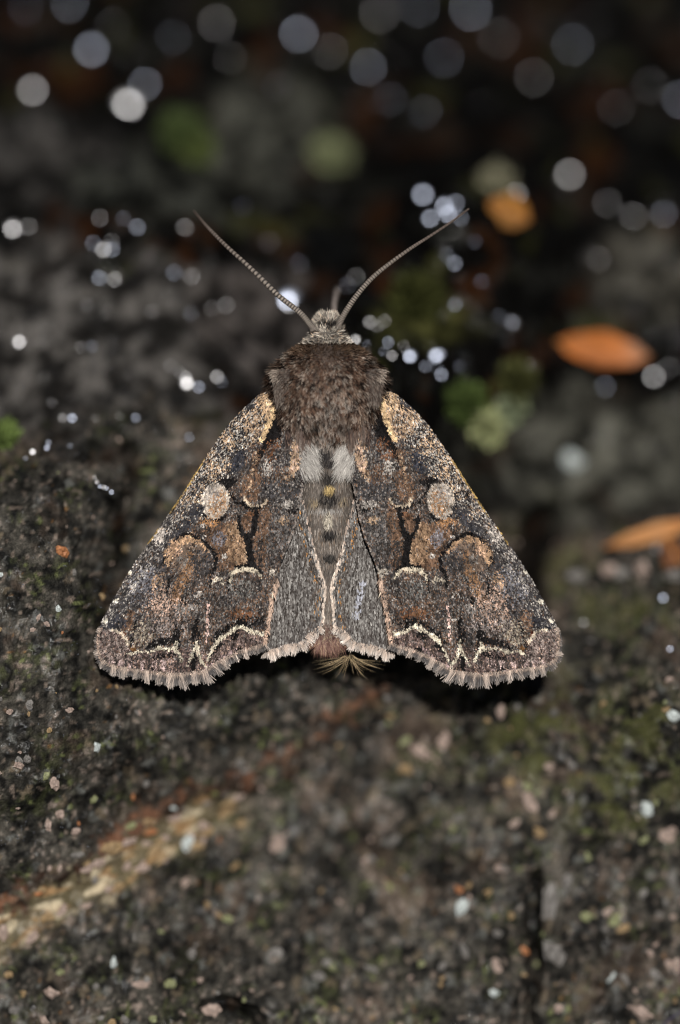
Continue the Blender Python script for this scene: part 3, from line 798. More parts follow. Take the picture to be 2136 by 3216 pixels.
def fringe(name, base_pts, out_hint, lengths, dens, seed, side, hfun, hind=False):
    """hair-like scales around a wing margin, with tufts"""
    r = np.random.default_rng(seed)
    P = smooth_line(base_pts, 500)
    seg = np.hypot(*np.diff(P, axis=0).T); cum = np.concatenate([[0], np.cumsum(seg)])
    n = int(cum[-1] * dens)
    s = r.uniform(0, cum[-1], n)
    x = np.interp(s, cum, P[:, 0]); y = np.interp(s, cum, P[:, 1])
    tx = np.interp(s, cum[:-1], np.gradient(P[:, 0])[:-1]); ty = np.interp(s, cum[:-1], np.gradient(P[:, 1])[:-1])
    tn = np.hypot(tx, ty); tx, ty = tx / tn, ty / tn
    nx, ny = ty, -tx
    flip = np.sign(nx * out_hint[0] + ny * out_hint[1])
    # keep pointing away from the wing's middle
    cx, cy = out_hint[2], out_hint[3]
    flip = np.sign(nx * (x - cx) + ny * (y - cy))
    nx, ny = nx * flip, ny * flip
    ln = np.interp(s / cum[-1], np.linspace(0, 1, len(lengths)), lengths)
    ph = s / (26.0 if hind else 36.0) * 2 * np.pi
    tuft = np.sin(ph) + 0.5 * np.sin(ph * 0.43 + 1.3)
    ln = ln * (0.78 + 0.10 * tuft + 0.16 * perlin(s / 17.0, s * 0 + seed, 9)) * r.uniform(0.6, 1.15, n)
    # neighbours lean together into tufts
    lean = 0.20 * np.cos(ph) + 0.2 * perlin(s / 23.0, s * 0 + 3.3, 4) + r.normal(0, 0.16, n)
    dx = nx + tx * lean; dy = ny + ty * lean
    inset = r.uniform(-2, 9, n)
    X0 = x - nx * inset; Y0 = y - ny * inset
    w0 = hfun(X0, Y0) + r.uniform(-0.03, 0.10, n)
    a = P3(mirror(X0, side), Y0, w0); b = P3(mirror(X0 + dx * ln, side), Y0 + dy * ln, w0 - 0.05 - 0.15 * r.random(n))
    L = np.linalg.norm(b - a, axis=1)
    pale = np.array([0.55, 0.44, 0.365]); grey = np.array([0.06, 0.055, 0.056]); tip = np.array([0.36, 0.33, 0.305])
    if hind:
        mixf = np.clip(0.72 + 0.25 * tuft + r.normal(0, 0.2, n), 0, 1)[:, None]; tip = np.array([0.70, 0.65, 0.60]); grey = np.array([0.26, 0.23, 0.21])
    else:
        mixf = np.clip(0.22 + 0.42 * tuft + r.normal(0, 0.22, n), 0, 1)[:, None]
    v = np.exp(r.normal(0, 0.25, n))[:, None]
    c0 = pale * (0.5 + 0.5 * mixf) * v; c1 = (grey * (1 - mixf) + pale * mixf) * v; c2 = (tip * (0.55 + 0.45 * mixf)) * v
    up = np.tile(np.array([0, 0, 1.0]), (n, 1))
    return strands(name, a, b - a, L, np.full(n, 0.042) * r.uniform(0.6, 1.3, n), np.zeros((n, 3)), c0, c1, c2, up, seed, 0.93, 0.95)

for side, nm in ((1, 'right'), (-1, 'left')):
    sd = 200 if side > 0 else 301
    r = np.random.default_rng(sd)
    hw = link('hindwing', membrane_mesh('hindwing', HW_POLY, hw_height, lambda x, y: np.tile([0.13, 0.12, 0.115], (x.size, 1)), side), M_membrane, moth)
    hw['label'] = 'plain grey hindwing beside the abdomen'
    x, y = scatter(HW_POLY, (3.6, 5.0), r)
    dx = (x - 1115) / 900.0; dy = np.ones_like(x)
    dn_ = np.hypot(dx, dy)
    link('scales', scales_mesh('hindwing_scales', x, y, hw_height(x, y), dx / dn_, dy / dn_, paint_hindwing(x, y, sd), 11, 4.2, 0.03, side, r), M_scale, hw, kind='stuff')
    link('fringe', fringe('hindwing_fringe', [(1050, 1968)] + HW_OUT[:-1] + [(1235, 2046)], (0, 1, 1130, 1800), [24, 30, 32, 34, 32, 34, 34], 4.2, sd + 5, side, hw_height, True), M_fur, hw, kind='stuff')
    # ---- forewing
    fw = link('forewing', membrane_mesh('forewing', FW_POLY, fw_height, lambda x, y: np.tile([0.05, 0.042, 0.038], (x.size, 1)), side), M_membrane, moth)
    fw['label'] = 'mottled brown forewing with pale spots, black marks and a cream zigzag line'
    x, y = scatter(FW_POLY, (2.9, 3.5), r)
    bxw, byw = 1150.0, 1080.0
    dx = x - bxw; dy = y - byw; dn_ = np.hypot(dx, dy)
    link('scales', scales_mesh('forewing_scales', x, y, fw_height(x, y), dx / dn_, dy / dn_, paint_forewing(x, y, sd + 11), 7.0, 4.3, 0.032, side, r), M_scale, fw, kind='stuff')
    link('fringe', fringe('forewing_fringe', [(1746, 1972)] + TERMEN + [(1228, 2024)], (0, 1, 1480, 1850), [8, 10, 14, 22, 32, 34, 34, 36, 38, 46, 54, 40, 46, 44, 36, 30, 28, 26, 26], 4.6, sd + 21, side, fw_height), M_fur, fw, kind='stuff')
    # hair along the inner margin of the outer wing
    n = 150
    P = smooth_line([(1226, 2012), (1214, 1935), (1200, 1862), (1188, 1812)], 200)
    k_ = r.integers(0, 199, n); x0 = P[k_, 0] + r.uniform(2, 12, n); y0 = P[k_, 1]
    a = P3(mirror(x0, side), y0, fw_height(x0, y0) + 0.05)
    b = P3(mirror(x0 - r.uniform(2, 12, n), side), y0 + r.uniform(14, 34, n), fw_height(x0, y0) + r.uniform(-0.1, 0.08, n))
    cc = np.array([0.42, 0.30, 0.23]) * np.exp(r.normal(0, 0.45, n))[:, None]
    link('margin_hair', strands('margin_hair', a, b - a, np.linalg.norm(b - a, axis=1), np.full(n, 0.045), np.zeros((n, 3)), cc * 0.6, cc, cc, np.tile([0, 0, 1.0], (n, 1)), sd + 9), M_fur, fw, kind='stuff')

# ---- body: one continuous lofted mesh from face to tail
BY = np.array([984, 992, 1006, 1024, 1042, 1060, 1074, 1088, 1105, 1130, 1160, 1200, 1250, 1300, 1340, 1370, 1395, 1430, 1500, 1560, 1650, 1750, 1850, 1930, 1990, 2012], float)
BHW = np.array([8, 20, 30, 36, 42, 50, 62, 84, 112, 140, 165, 178, 178, 170, 158, 140, 110, 88, 86, 92, 82, 66, 48, 38, 30, 10], float)
BTOP = np.array([0.2, 0.6, 0.95, 1.25, 1.5, 1.65, 1.8, 2.2, 2.6, 3.0, 3.3, 3.5, 3.5, 3.3, 3.0, 2.6, 2.1, 1.75, 1.6, 1.55, 1.4, 1.15, 0.9, 0.7, 0.5, 0.2])
BBOT = np.array([-0.4, -0.9, -1.4, -1.8, -2.0, -2.1, -2.3, -2.7, -3.1, -3.5, -3.8, -4.1, -4.2, -4.1, -4.0, -3.8, -3.4, -3.1, -3.0, -3.0, -2.9, -2.7, -2.3, -1.8, -1.2, -0.2])
def body_pt(y, th):
    """surface point at photo row y and angle th (0 = right side, pi/2 = top); local mm"""
    hw_ = np.interp(y, BY, BHW); tp = np.interp(y, BY, BTOP); bt = np.interp(y, BY, BBOT)
    zc = np.minimum(0.3 * tp + 0.7 * bt + 0.9, tp - 0.2)
    c, s = np.cos(th), np.sin(th)
    cx = AX - 3 + np.sign(c) * np.abs(c) ** 0.85 * hw_
    w = np.where(s >= 0, zc + np.abs(s) ** 0.9 * (tp - zc), zc - np.abs(s) * (zc - bt))
    return cx, y, w
ys = np.interp(np.linspace(0, len(BY) - 1, 90), np.arange(len(BY)), BY)
TH = np.linspace(0, 2 * np.pi, 33)[:-1]
YY, TT = np.meshgrid(ys, TH, indexing='ij')
bx_, by_, bw_ = body_pt(YY.ravel(), TT.ravel())
V = P3(bx_, by_, bw_)
ii = np.arange(len(ys) * 32).reshape(len(ys), 32)
Q = np.stack([ii[:-1].ravel(), ii[1:].ravel(), np.roll(ii, -1, 1)[1:].ravel(), np.roll(ii, -1, 1)[:-1].ravel()], 1)[:, ::-1]
V = np.vstack([V, V[:32].mean(0), V[-32:].mean(0)])
cap1 = np.stack([ii[0], np.full(32, len(V) - 2), np.roll(ii[0], -1)], 1); cap2 = np.stack([ii[-1], np.roll(ii[-1], -1), np.full(32, len(V) - 1)], 1)
bc = np.tile(np.array([0.07, 0.052, 0.043]), (len(V), 1))
bc[:-2][by_ > 1390] = (0.11, 0.095, 0.082)
bc[:-2][by_ < 1075] = (0.10, 0.09, 0.08)
body = link('body', new_mesh('body', V * MM, [Q.astype(np.int32), cap1[:, ::-1].astype(np.int32), cap2[:, ::-1].astype(np.int32)], bc, smooth=True), M_body, moth)

def body_frame(y, th):
    e = 1e-2
    p = P3(*body_pt(y, th)); py_ = P3(*body_pt(y + 1.0, th)); pt = P3(*body_pt(y, th + e))
    ty = py_ - p; tt = pt - p
    nrm = np.cross(tt, ty); nrm /= (np.linalg.norm(nrm, axis=1)[:, None] + 1e-9)
    ty /= (np.linalg.norm(ty, axis=1)[:, None] + 1e-9)
    tt /= (np.linalg.norm(tt, axis=1)[:, None] + 1e-9)
    flip = np.sign(np.sum(nrm * np.stack([np.cos(th), 0 * th, np.sin(th)], 1), 1))[:, None]
    return p, nrm * flip, ty, tt

def pick(r, n, cols, wts):
    i = r.choice(len(cols), n, p=np.array(wts) / np.sum(wts))
    return np.array(cols)[i]

# thorax pelt
r = np.random.default_rng(55)
n = 19000
y = r.uniform(1082, 1392, n); th = r.uniform(-0.35, math.pi + 0.35, n)
p, nr, ty, tt = body_frame(y, th)
xx = body_pt(y, th)[0]
off = (xx - AX) / 170.0
lift = r.uniform(0.35, 0.95, n) + 0.25 * sm(1110, 1085, y)
d = ty * (1.0 - 0.5 * sm(1150, 1085, y))[:, None] + nr * lift[:, None] + r.normal(0, 0.24, (n, 3))
d[:, 0] += off * 0.35 * sm(1400, 1200, y) - 0.5 * np.sign(off) * sm(0.05, 0.3, np.abs(off)) * sm(0.75, 0.45, np.abs(off)) * sm(1230, 1300, y)
L = r.uniform(0.30, 0.58, n) * (1 - 0.35 * sm(1130, 1085, y)) * (1 + 0.5 * sm(0.8, 1.0, np.abs(off)))
# the pigment sits in little clumps: each clump of hair-scales shares a tone
g_, cid = worley(xx / 11.0, y / 17.0, 17)
g2_, cid2 = worley(xx / 7.0 + 3, y / 12.0, 18)
pat = fbm(xx / 34, y / 34, 2, 12)
CB = np.array([(0.020, 0.014, 0.012), (0.095, 0.055, 0.039), (0.15, 0.094, 0.066), (0.060, 0.032, 0.025), (0.22, 0.16, 0.12)])
c1 = CB[np.digitize(np.clip(cid + r.normal(0, 0.1, n), 0, 1), [0.30, 0.55, 0.75, 0.88])]
TB = np.array([(0.018, 0.014, 0.012), (0.15, 0.088, 0.060), (0.34, 0.26, 0.205), (0.60, 0.52, 0.45)])
tipc = TB[np.digitize(np.clip(cid2 + 0.12 * pat + r.normal(0, 0.06, n), 0, 1), [0.34, 0.60, 0.84])]
centre = np.exp(-((xx - AX) / 80.0) ** 2) * sm(1150, 1300, y)
tipc = mixc(tipc, (0.52, 0.475, 0.43), centre * (cid2 > 0.42) * 0.85)
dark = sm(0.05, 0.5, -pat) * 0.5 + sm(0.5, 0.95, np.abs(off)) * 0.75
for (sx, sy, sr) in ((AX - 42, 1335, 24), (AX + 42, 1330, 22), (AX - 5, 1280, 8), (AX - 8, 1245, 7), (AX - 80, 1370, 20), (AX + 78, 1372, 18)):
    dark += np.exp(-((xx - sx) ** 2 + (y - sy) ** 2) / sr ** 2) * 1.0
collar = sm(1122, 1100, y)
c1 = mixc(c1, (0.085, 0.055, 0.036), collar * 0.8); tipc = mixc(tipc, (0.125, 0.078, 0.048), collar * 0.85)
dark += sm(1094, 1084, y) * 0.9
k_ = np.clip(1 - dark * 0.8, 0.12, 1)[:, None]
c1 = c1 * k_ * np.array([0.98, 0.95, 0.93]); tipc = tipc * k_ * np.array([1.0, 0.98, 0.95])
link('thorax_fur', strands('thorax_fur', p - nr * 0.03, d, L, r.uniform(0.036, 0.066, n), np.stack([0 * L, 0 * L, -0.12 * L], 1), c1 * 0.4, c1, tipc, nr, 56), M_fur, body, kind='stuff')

# shoulder tufts and the long hair combed back over the wing bases
for side in (1, -1):
    r = np.random.default_rng(70 + side)
    n = 2600
    u_ = r.random(n)
    x0 = 1150 + 48 * r.random(n); y0 = 1160 + 88 * u_
    w0 = 2.3 + 0.5 * (1198 - x0) / 48 - 0.3 * u_
    dirx = 0.55 - 0.75 * u_ + r.normal(0, 0.12, n); diry = -0.05 + 1.0 * u_ + r.normal(0, 0.12, n) + 0.15
    Lp = 36 * r.uniform(0.6, 1.15, n)
    a = P3(mirror(x0, side), y0, w0); b = P3(mirror(x0 + dirx * Lp, side), y0 + diry * Lp, w0 + r.uniform(-0.5, 0.15, n))
    c1 = pick(r, n, [(0.045, 0.034, 0.03), (0.11, 0.078, 0.062), (0.19, 0.14, 0.115)], [0.5, 0.34, 0.16]); c2 = pick(r, n, [(0.3, 0.26, 0.22), (0.10, 0.075, 0.06)], [0.4, 0.6])
    pal = ((u_ < 0.36) & (x0 > 1176) & (r.random(n) < 0.6))[:, None]
    c1 = np.where(pal, np.array([0.17, 0.135, 0.11]), c1 * 0.8); c2 = np.where(pal, np.array([0.48, 0.40, 0.33]), c2 * 0.7)
    link('shoulder_tuft', strands('shoulder_tuft', a, b - a, np.linalg.norm(b - a, axis=1), r.uniform(0.03, 0.055, n), np.zeros((n, 3)), c1 * 0.6, c1, c2, np.tile([0, 0, 1.0], (n, 1)), 80 + side), M_fur, body, kind='stuff')
    n = 2400
    x0 = r.uniform(1085, 1166, n); y0 = r.uniform(1300, 1392, n) + r.normal(0, 8, n)
    hwb = np.interp(y0, BY, BHW); tpb = np.interp(y0, BY, BTOP); btb = np.interp(y0, BY, BBOT)
    zcb = np.minimum(0.3 * tpb + 0.7 * btb + 0.9, tpb - 0.2)
    cb = np.clip((x0 - AX + 3) / hwb, 0, 1) ** (1 / 0.85)
    w0 = np.maximum(zcb + np.sqrt(np.clip(1 - cb * cb, 0, 1)) ** 0.9 * (tpb - zcb) - 0.08, 1.75) + r.uniform(-0.1, 0.12, n)
    Lp = r.uniform(25, 75, n) * (0.75 + 0.35 * np.sin(x0 / 7.0 + side))
    a = P3(mirror(x0, side), y0, w0); b = P3(mirror(x0 - (x0 - 1120) * 0.12 + r.normal(0, 4, n), side), y0 + Lp, np.minimum(w0 - r.uniform(0.1, 0.4, n), 2.15 + r.uniform(-0.1, 0.2, n)))
    c1 = pick(r, n, [(0.075, 0.052, 0.045), (0.16, 0.105, 0.08), (0.025, 0.019, 0.017)], [0.35, 0.25, 0.4]); c2 = pick(r, n, [(0.22, 0.165, 0.135), (0.36, 0.3, 0.26), (0.09, 0.066, 0.056)], [0.4, 0.2, 0.4])
    link('shoulder_tuft', strands('back_tuft', a, b - a, np.linalg.norm(b - a, axis=1), r.uniform(0.028, 0.05, n), np.zeros((n, 3)), c1 * 0.7, c1, c2, np.tile([0, 0, 1.0], (n, 1)), 90 + side), M_fur, body, kind='stuff')

# abdomen pelt with dark crests
r = np.random.default_rng(101)
n = 12000
y = r.uniform(1385, 1990, n); th = r.uniform(0.05, math.pi - 0.05, n)
p, nr, ty, tt = body_frame(y, th)
xx = body_pt(y, th)[0]; off = (xx - AX) / 85.0
yr = y; y = y + 10
d = ty + nr * r.uniform(0.12, 0.45, n)[:, None] + r.normal(0, 0.14, (n, 3))
d[:, 0] -= off * 0.25
c1 = pick(r, n, [(0.20, 0.17, 0.145), (0.11, 0.092, 0.08), (0.30, 0.26, 0.225), (0.17, 0.12, 0.085)], [0.35, 0.3, 0.2, 0.15])
front = sm(1500, 1440, y)
c1 = mixc(c1, (0.40, 0.375, 0.35), front * sm(0.3, 0.6, np.abs(off)))
c1 = mixc(c1, (0.30, 0.27, 0.25), front * 0.35)
seg_ = np.exp(-((((y - 1420) % 92) - 46) / 10.0) ** 2) * (y > 1480)
c1 = mixc(c1, (0.09, 0.08, 0.074), seg_ * 0.5)
CREST = ((AX - 12, 1440, 30, 24, (0.020, 0.017, 0.017), 1.), (AX + 10, 1462, 40, 16, (0.024, 0.02, 0.019), .9), (AX, 1508, 30, 28, (0.026, 0.022, 0.019), .95), (AX + 2, 1574, 36, 28, (0.014, 0.012, 0.011), 1.),
        (AX + 3, 1541, 18, 13, (0.36, 0.26, 0.11), .9), (AX - 2, 1640, 15, 24, (0.46, 0.41, 0.33), .9), (AX + 2, 1684, 27, 15, (0.014, 0.012, 0.011), 1.), (AX + 4, 1757, 22, 13, (0.03, 0.027, 0.024), .85), (AX, 1805, 34, 22, (0.05, 0.043, 0.04), .7), (AX - 45, 1582, 16, 14, (0.35, 0.27, 0.16), .6), (AX + 48, 1580, 16, 14, (0.35, 0.27, 0.16), .6), (AX, 1608, 64, 7, (0.40, 0.385, 0.365), .7))
for (sx, sy, rx, ry, cc, am) in CREST:
    c1 = mixc(c1, cc, am * np.exp(-(((xx - sx) / rx) ** 2 + ((y - sy) / ry) ** 2) ** 2))
c1 = c1 * np.exp(r.normal(0, 0.22, n))[:, None]
L = r.uniform(0.28, 0.5, n)
link('abdomen_fur', strands('abdomen_fur', p - nr * 0.02, d, L, r.uniform(0.018, 0.036, n), np.zeros((n, 3)), c1 * 0.7, c1, np.clip(c1 * 1.25, 0, 0.7), nr, 102), M_fur, body, kind='stuff')
# raised crest scales on the middle of the abdomen
for kk_, (sx, sy, rx, ry, cc, am) in enumerate(CREST[:8]):
    n = 85
    x0 = sx + r.normal(0, 0.42, n) * rx; y0 = sy + r.normal(0, 0.42, n) * ry - 8
    tp_ = np.interp(y0, BY, BTOP); hw_ = np.interp(y0, BY, BHW)
    w0 = 0.2 + (tp_ - 0.2) * np.sqrt(np.clip(1 - ((x0 - AX + 3) / hw_) ** 2, 0.05, 1)) + 0.04
    a = P3(x0, y0, w0); b = P3(x0 + r.normal(0, 4, n), y0 + r.uniform(8, 20, n), w0 + r.uniform(0.05, 0.25, n))
    c_ = (np.array(cc) * 0.85 + 0.012) * np.exp(r.normal(0, 0.5, n))[:, None]
    link('abdomen_fur', strands('crest', a, b - a, np.linalg.norm(b - a, axis=1), r.uniform(0.03, 0.05, n), np.zeros((n, 3)), c_, c_, c_, np.tile([0, 0, 1.0], (n, 1)), 600 + kk_), M_fur, body, kind='stuff')
# pale silky hair on both sides of the first segments
for side in (1, -1):
    n = 1100
    x0 = AX - 3 + side * (88 - 54 * r.random(n) ** 1.3); y0 = r.uniform(1362, 1480, n)
    w0 = 1.75 + r.uniform(-0.1, 0.25, n)
    a = P3(x0, y0, w0); b = P3(x0 - side * r.uniform(6, 30, n), y0 + r.uniform(22, 48, n), w0 + r.uniform(-0.1, 0.1, n))
    cc = np.array([0.40, 0.375, 0.345]) * np.exp(r.normal(0, 0.26, n))[:, None]
    link('abdomen_fur', strands('side_hair', a, b - a, np.linalg.norm(b - a, axis=1), r.uniform(0.016, 0.03, n), np.zeros((n, 3)), cc * 0.8, cc, cc, np.tile([0, 0, 1.0], (n, 1)), 110 + side), M_fur, body, kind='stuff')

# face and head fur
r = np.random.default_rng(130)
n = 3200
y = r.uniform(988, 1082, n); th = r.uniform(-0.5, math.pi + 0.5, n)
p, nr, ty, tt = body_frame(y, th)
xx = body_pt(y, th)[0]
d = nr * 0.75 + r.normal(0, 0.25, (n, 3)); d[:, 1] += np.where(y > 1045, -0.5, 0.35)
c1 = pick(r, n, [(0.50, 0.45, 0.38), (0.34, 0.30, 0.26), (0.10, 0.09, 0.08), (0.56, 0.43, 0.32)], [0.4, 0.3, 0.2, 0.1])
face = np.exp(-(((xx - AX - 6) / 34.0) ** 2 + ((y - 1028) / 14.0) ** 2) ** 2)
cf_, ci_ = worley(xx / 8.0, y / 9.0, 23)
c1 = c1 * (0.45 + 1.1 * ci_)[:, None]
c1 = mixc(c1, (0.015, 0.013, 0.013), face * (ci_ < 0.8))
L = r.uniform(0.26, 0.5, n)
link('head_fur', strands('head_fur', p - nr * 0.02, d, L, r.uniform(0.035, 0.06, n), np.zeros((n, 3)), c1 * 0.6, c1, c1 * 1.15, nr, 131), M_fur, body, kind='stuff')

# palps, eyes, forefoot
for sx, yy0 in ((-14, 992), (20, 990)):
    pts = [P3(np.array(AX + sx * 0.8), np.array(1012.0), np.array(-0.3)), P3(np.array(AX + sx), np.array(996.0), np.array(-0.6)), P3(np.array(AX + sx * 1.15), np.array(980.0), np.array(-1.1))]
    Vt, Ft = tube(smooth_line(pts, 7), [0.24, 0.30, 0.32, 0.32, 0.28, 0.22, 0.10], 10)
    link('palp', new_mesh('palp', Vt * MM, Ft, np.tile([0.36, 0.24, 0.19], (len(Vt), 1)) * np.exp(r.normal(0, 0.35, len(Vt)))[:, None], True), M_fur, moth)
M_eye = principled('eye_black', 0.15, 0.6, base=(0.015, 0.011, 0.01), attr=False, noise=8000)
for side in (1, -1):
    c = P3(np.array(AX + side * 42.0), np.array(1050.0), np.array(-0.4))
    Vs = []; Fs = []
    for i in range(9):
        for k_ in range(16):
            a_, b_ = math.pi * i / 8, 2 * math.pi * k_ / 16
            Vs.append(c + 0.55 * np.array([0.75 * math.sin(a_) * math.cos(b_), math.sin(a_) * math.sin(b_), math.cos(a_)]))
    for i in range(8):
        for k_ in range(16):
            Fs.append((i * 16 + k_, (i + 1) * 16 + k_, (i + 1) * 16 + (k_ + 1) % 16, i * 16 + (k_ + 1) % 16))
    link('eye', new_mesh('eye', np.array(Vs) * MM, Fs, None, True), M_eye, body)

# antennae: ringed, tapering, pale above
ANT = {1: [(1062, 1030, 1.1), (1068, 1012, 1.3), (1090, 972, 1.5), (1125, 922, 1.5), (1170, 872, 1.4), (1226, 826, 1.2), (1290, 780, 0.9), (1345, 745, 0.4), (1417, 697, -0.2), (1473, 655, -0.9)],
       -1: [(984, 1036, 1.1), (976, 1022, 1.2), (940, 980, 1.1), (872, 926, 0.8), (790, 845, 0.3), (708, 770, -0.6), (654, 715, -1.6), (632, 690, -2.2), (609, 662, -3.2)]}
for side in (1, -1):
    P = smooth_line(ANT[side], 560)
    pts = P3(P[:, 0], P[:, 1], P[:, 2])
    t = np.linspace(0, 1, len(P))
    ring = np.abs(((t * 70) % 1.0) - 0.5) * 2
    rad = (0.155 * (1 - t) ** 0.8 + 0.048) * (0.86 + 0.2 * (1 - ring ** 3))
    rad[:10] *= 1.25
    Vt, Ft = tube(pts, rad, 10)
    rg = np.repeat(ring, 10); tl = np.repeat(t, 10)
    zz = Vt[:, 2] - np.repeat(pts[:, 2], 10)
    cc = np.tile(np.array([0.24, 0.205, 0.175]), (len(Vt), 1))
    cc = mixc(cc, (0.022, 0.019, 0.017), sm(0.4, 0.8, rg))
    cc = mixc(cc, (0.075, 0.055, 0.046), sm(0.35, 0.9, tl) * 0.85)
    cc = cc * np.exp(np.random.default_rng(9).normal(0, 0.25, len(Vt)))[:, None]
    link('antenna', new_mesh('antenna', Vt * MM, Ft, cc, True), M_antenna, moth)

# legs tucked beneath the body, and the forefoot that shows in front of the face
def leg(pts, radii, c):
    Vt, Ft = tube(smooth_line(pts, 14), np.interp(np.linspace(0, 1, 14), np.linspace(0, 1, len(radii)), radii), 8)
    link('leg', new_mesh('leg', Vt * MM, Ft, np.tile(c, (len(Vt), 1)) * np.exp(rng.normal(0, 0.3, len(Vt)))[:, None], True), M_fur, moth)
leg([P3(np.array(AX + 8.), np.array(1060.), np.array(-1.6)), P3(np.array(AX + 14.), np.array(1000.), np.array(-2.6)), P3(np.array(AX + 20.), np.array(950.), np.array(-4.0)), P3(np.array(AX + 29.), np.array(905.), np.array(-6.0))], [0.30, 0.26, 0.22, 0.26], (0.13, 0.11, 0.10))
for side in (1, -1):
    for (yy, dx_, dy_) in ((1150, 60, -60), (1230, 95, 30), (1290, 80, 140)):
        leg([P3(np.array(AX + side * 60.), np.array(float(yy)), np.array(-2.6)), P3(np.array(AX + side * (60 + dx_)), np.array(yy + dy_ * 0.5), np.array(-2.6)), P3(np.array(AX + side * (60 + dx_ * 1.1)), np.array(yy + dy_ * 1.0), np.array(-6.4))], [0.32, 0.24, 0.14], (0.08, 0.065, 0.055))

# tail brush and the fine blond hair beside it
r = np.random.default_rng(150)
n = 2200
fan = r.normal(0, 0.6, n)
x0 = AX - 2 + r.normal(0, 15, n); y0 = r.uniform(1935, 2005, n)
a = P3(x0, y0, r.uniform(0.0, 0.7, n)); b = P3(x0 + np.sin(fan) * 62, y0 + np.cos(fan) * r.uniform(45, 75, n), r.uniform(-0.5, 0.5, n))
c1 = pick(r, n, [(0.20, 0.125, 0.105), (0.30, 0.20, 0.15), (0.12, 0.066, 0.056), (0.38, 0.29, 0.20)], [0.36, 0.26, 0.24, 0.14])
link('tail_tuft', strands('tail_tuft', a, b - a, np.linalg.norm(b - a, axis=1), r.uniform(0.03, 0.055, n), np.zeros((n, 3)), c1 * 0.7, c1, c1 * np.array([1.0, 0.85, 0.8]), np.tile([0, 0, 1.0], (n, 1)), 151), M_fur, body, kind='stuff')
n = 60
side_ = r.choice([-1, 1, 0], n, p=[0.42, 0.34, 0.24])
x0 = np.where(side_ < 0, 1088, np.where(side_ > 0, 1108, 1096)) + r.normal(0, 5, n); y0 = 2062 + r.normal(0, 6, n)
ex = np.where(side_ < 0, -r.uniform(15, 120, n), np.where(side_ > 0, r.uniform(15, 120, n), r.normal(0, 40, n)))
ey = np.where(side_ == 0, r.uniform(30, 85, n), r.uniform(18, 62, n))
a = P3(x0, y0, r.uniform(-0.4, 0.3, n)); b = P3(x0 + ex * 0.6, y0 + ey, r.uniform(-1.0, 0.3, n))
e2 = np.stack([ex * 0.35 * S, -0.08 * np.abs(ex) * S * -1.0, 0 * ex], 1)
cc = np.array([0.46, 0.35, 0.21]) * np.exp(r.normal(0, 0.25, n))[:, None]
link('tail_tuft', strands('blond_hair', a, b - a, np.linalg.norm(b - a, axis=1), r.uniform(0.007, 0.013, n), e2, cc, cc, cc * 1.1, np.tile([0, 0, 1.0], (n, 1)), 153), M_fur, body, kind='stuff')

# ------------------------------------------------------------------ fallen leaves
def make_leaf(name, cx, cy, half_len, half_wid, ang, curl, tip_col, base_col, label, lift=1.2, tilt_l=0.0, cup=0.25):
    u0, v0, w0 = (float(q[0]) for q in hit(cx, cy))
    kk = S * DISP * (DIST - w0) / DIST
    Lh, Wh = half_len * kk, half_wid * kk
    nl, nw = 28, 12
    V = []; C = []
    a = math.radians(-ang)
    rr = np.random.default_rng(int(cx + cy))
    for i in range(nl + 1):
        s = -1 + 2 * i / nl
        wid = Wh * (max(0, 1 - abs(s) ** 1.9)) ** 0.9 * (1 + 0.07 * math.sin(9 * s + cx) + 0.04 * math.sin(23 * s))
        for j in range(nw + 1):
            t = -1 + 2 * j / nw
            x_, y_ = s * Lh, t * wid
            z_ = lift + curl * (s * s) * Lh * 0.35 + cup * abs(t) * wid * 0.6 + tilt_l * s * Lh + 0.05 * math.sin(12 * s + 5 * t)
            V.append((x_ * math.cos(a) - y_ * math.sin(a), x_ * math.sin(a) + y_ * math.cos(a), z_))
            f = sm(0.1, 0.9, np.array(s)) * (0.7 + 0.3 * t)
            c = np.array(base_col) * (1 - f) + np.array(tip_col) * f
            vein = math.exp(-((((abs(t) * 1.2 + s * 3.0) * 2.2) % 1.0 - 0.5) / 0.1) ** 2)
            C.append(c * (1 - 0.18 * vein) * (1 + 0.25 * perlin(np.array([s * 2.5]), np.array([t * 2 + cx]), 5)[0]))
    V = np.array(V); n1_ = len(V)
    th = 0.10
    V = np.vstack([V, V - np.array([0, 0, th])]); C = np.vstack([C, C])
    F = []
    def id_(i, j): return i * (nw + 1) + j
    for i in range(nl):
        for j in range(nw):
            F.append((id_(i, j), id_(i + 1, j), id_(i + 1, j + 1), id_(i, j + 1)))
            F.append((n1_ + id_(i, j + 1), n1_ + id_(i + 1, j + 1), n1_ + id_(i + 1, j), n1_ + id_(i, j)))
        F.append((id_(i, 0), n1_ + id_(i, 0), n1_ + id_(i + 1, 0), id_(i + 1, 0)))
        F.append((id_(i + 1, nw), n1_ + id_(i + 1, nw), n1_ + id_(i, nw), id_(i, nw)))
    o = link('fallen_leaf', None, None, loc=(u0, v0, w0))
    blade = link('leaf_blade', new_mesh('leaf_blade', V * MM, F, C, True), M_leaf, o)
    mid_ = [V[id_(i, nw // 2)] + np.array([0, 0, 0.05]) for i in range(0, nl + 1, 2)]
    Vt, Ft = tube(mid_, np.linspace(0.16, 0.05, len(mid_)), 6)
    link('midrib', new_mesh('midrib', Vt * MM, Ft, None, True), M_stem, blade)
    return tag(o, label, 'leaf', 'fallen leaves in the litter')
make_leaf('a', 1384, 810, 108, 40, 9, 0.10, (0.27, 0.15, 0.095), (0.36, 0.105, 0.016), 'bright orange lens-shaped leaf lying flat in the dark litter', 3.6)  # greyish right end, with the glare on it painted into the tip colour
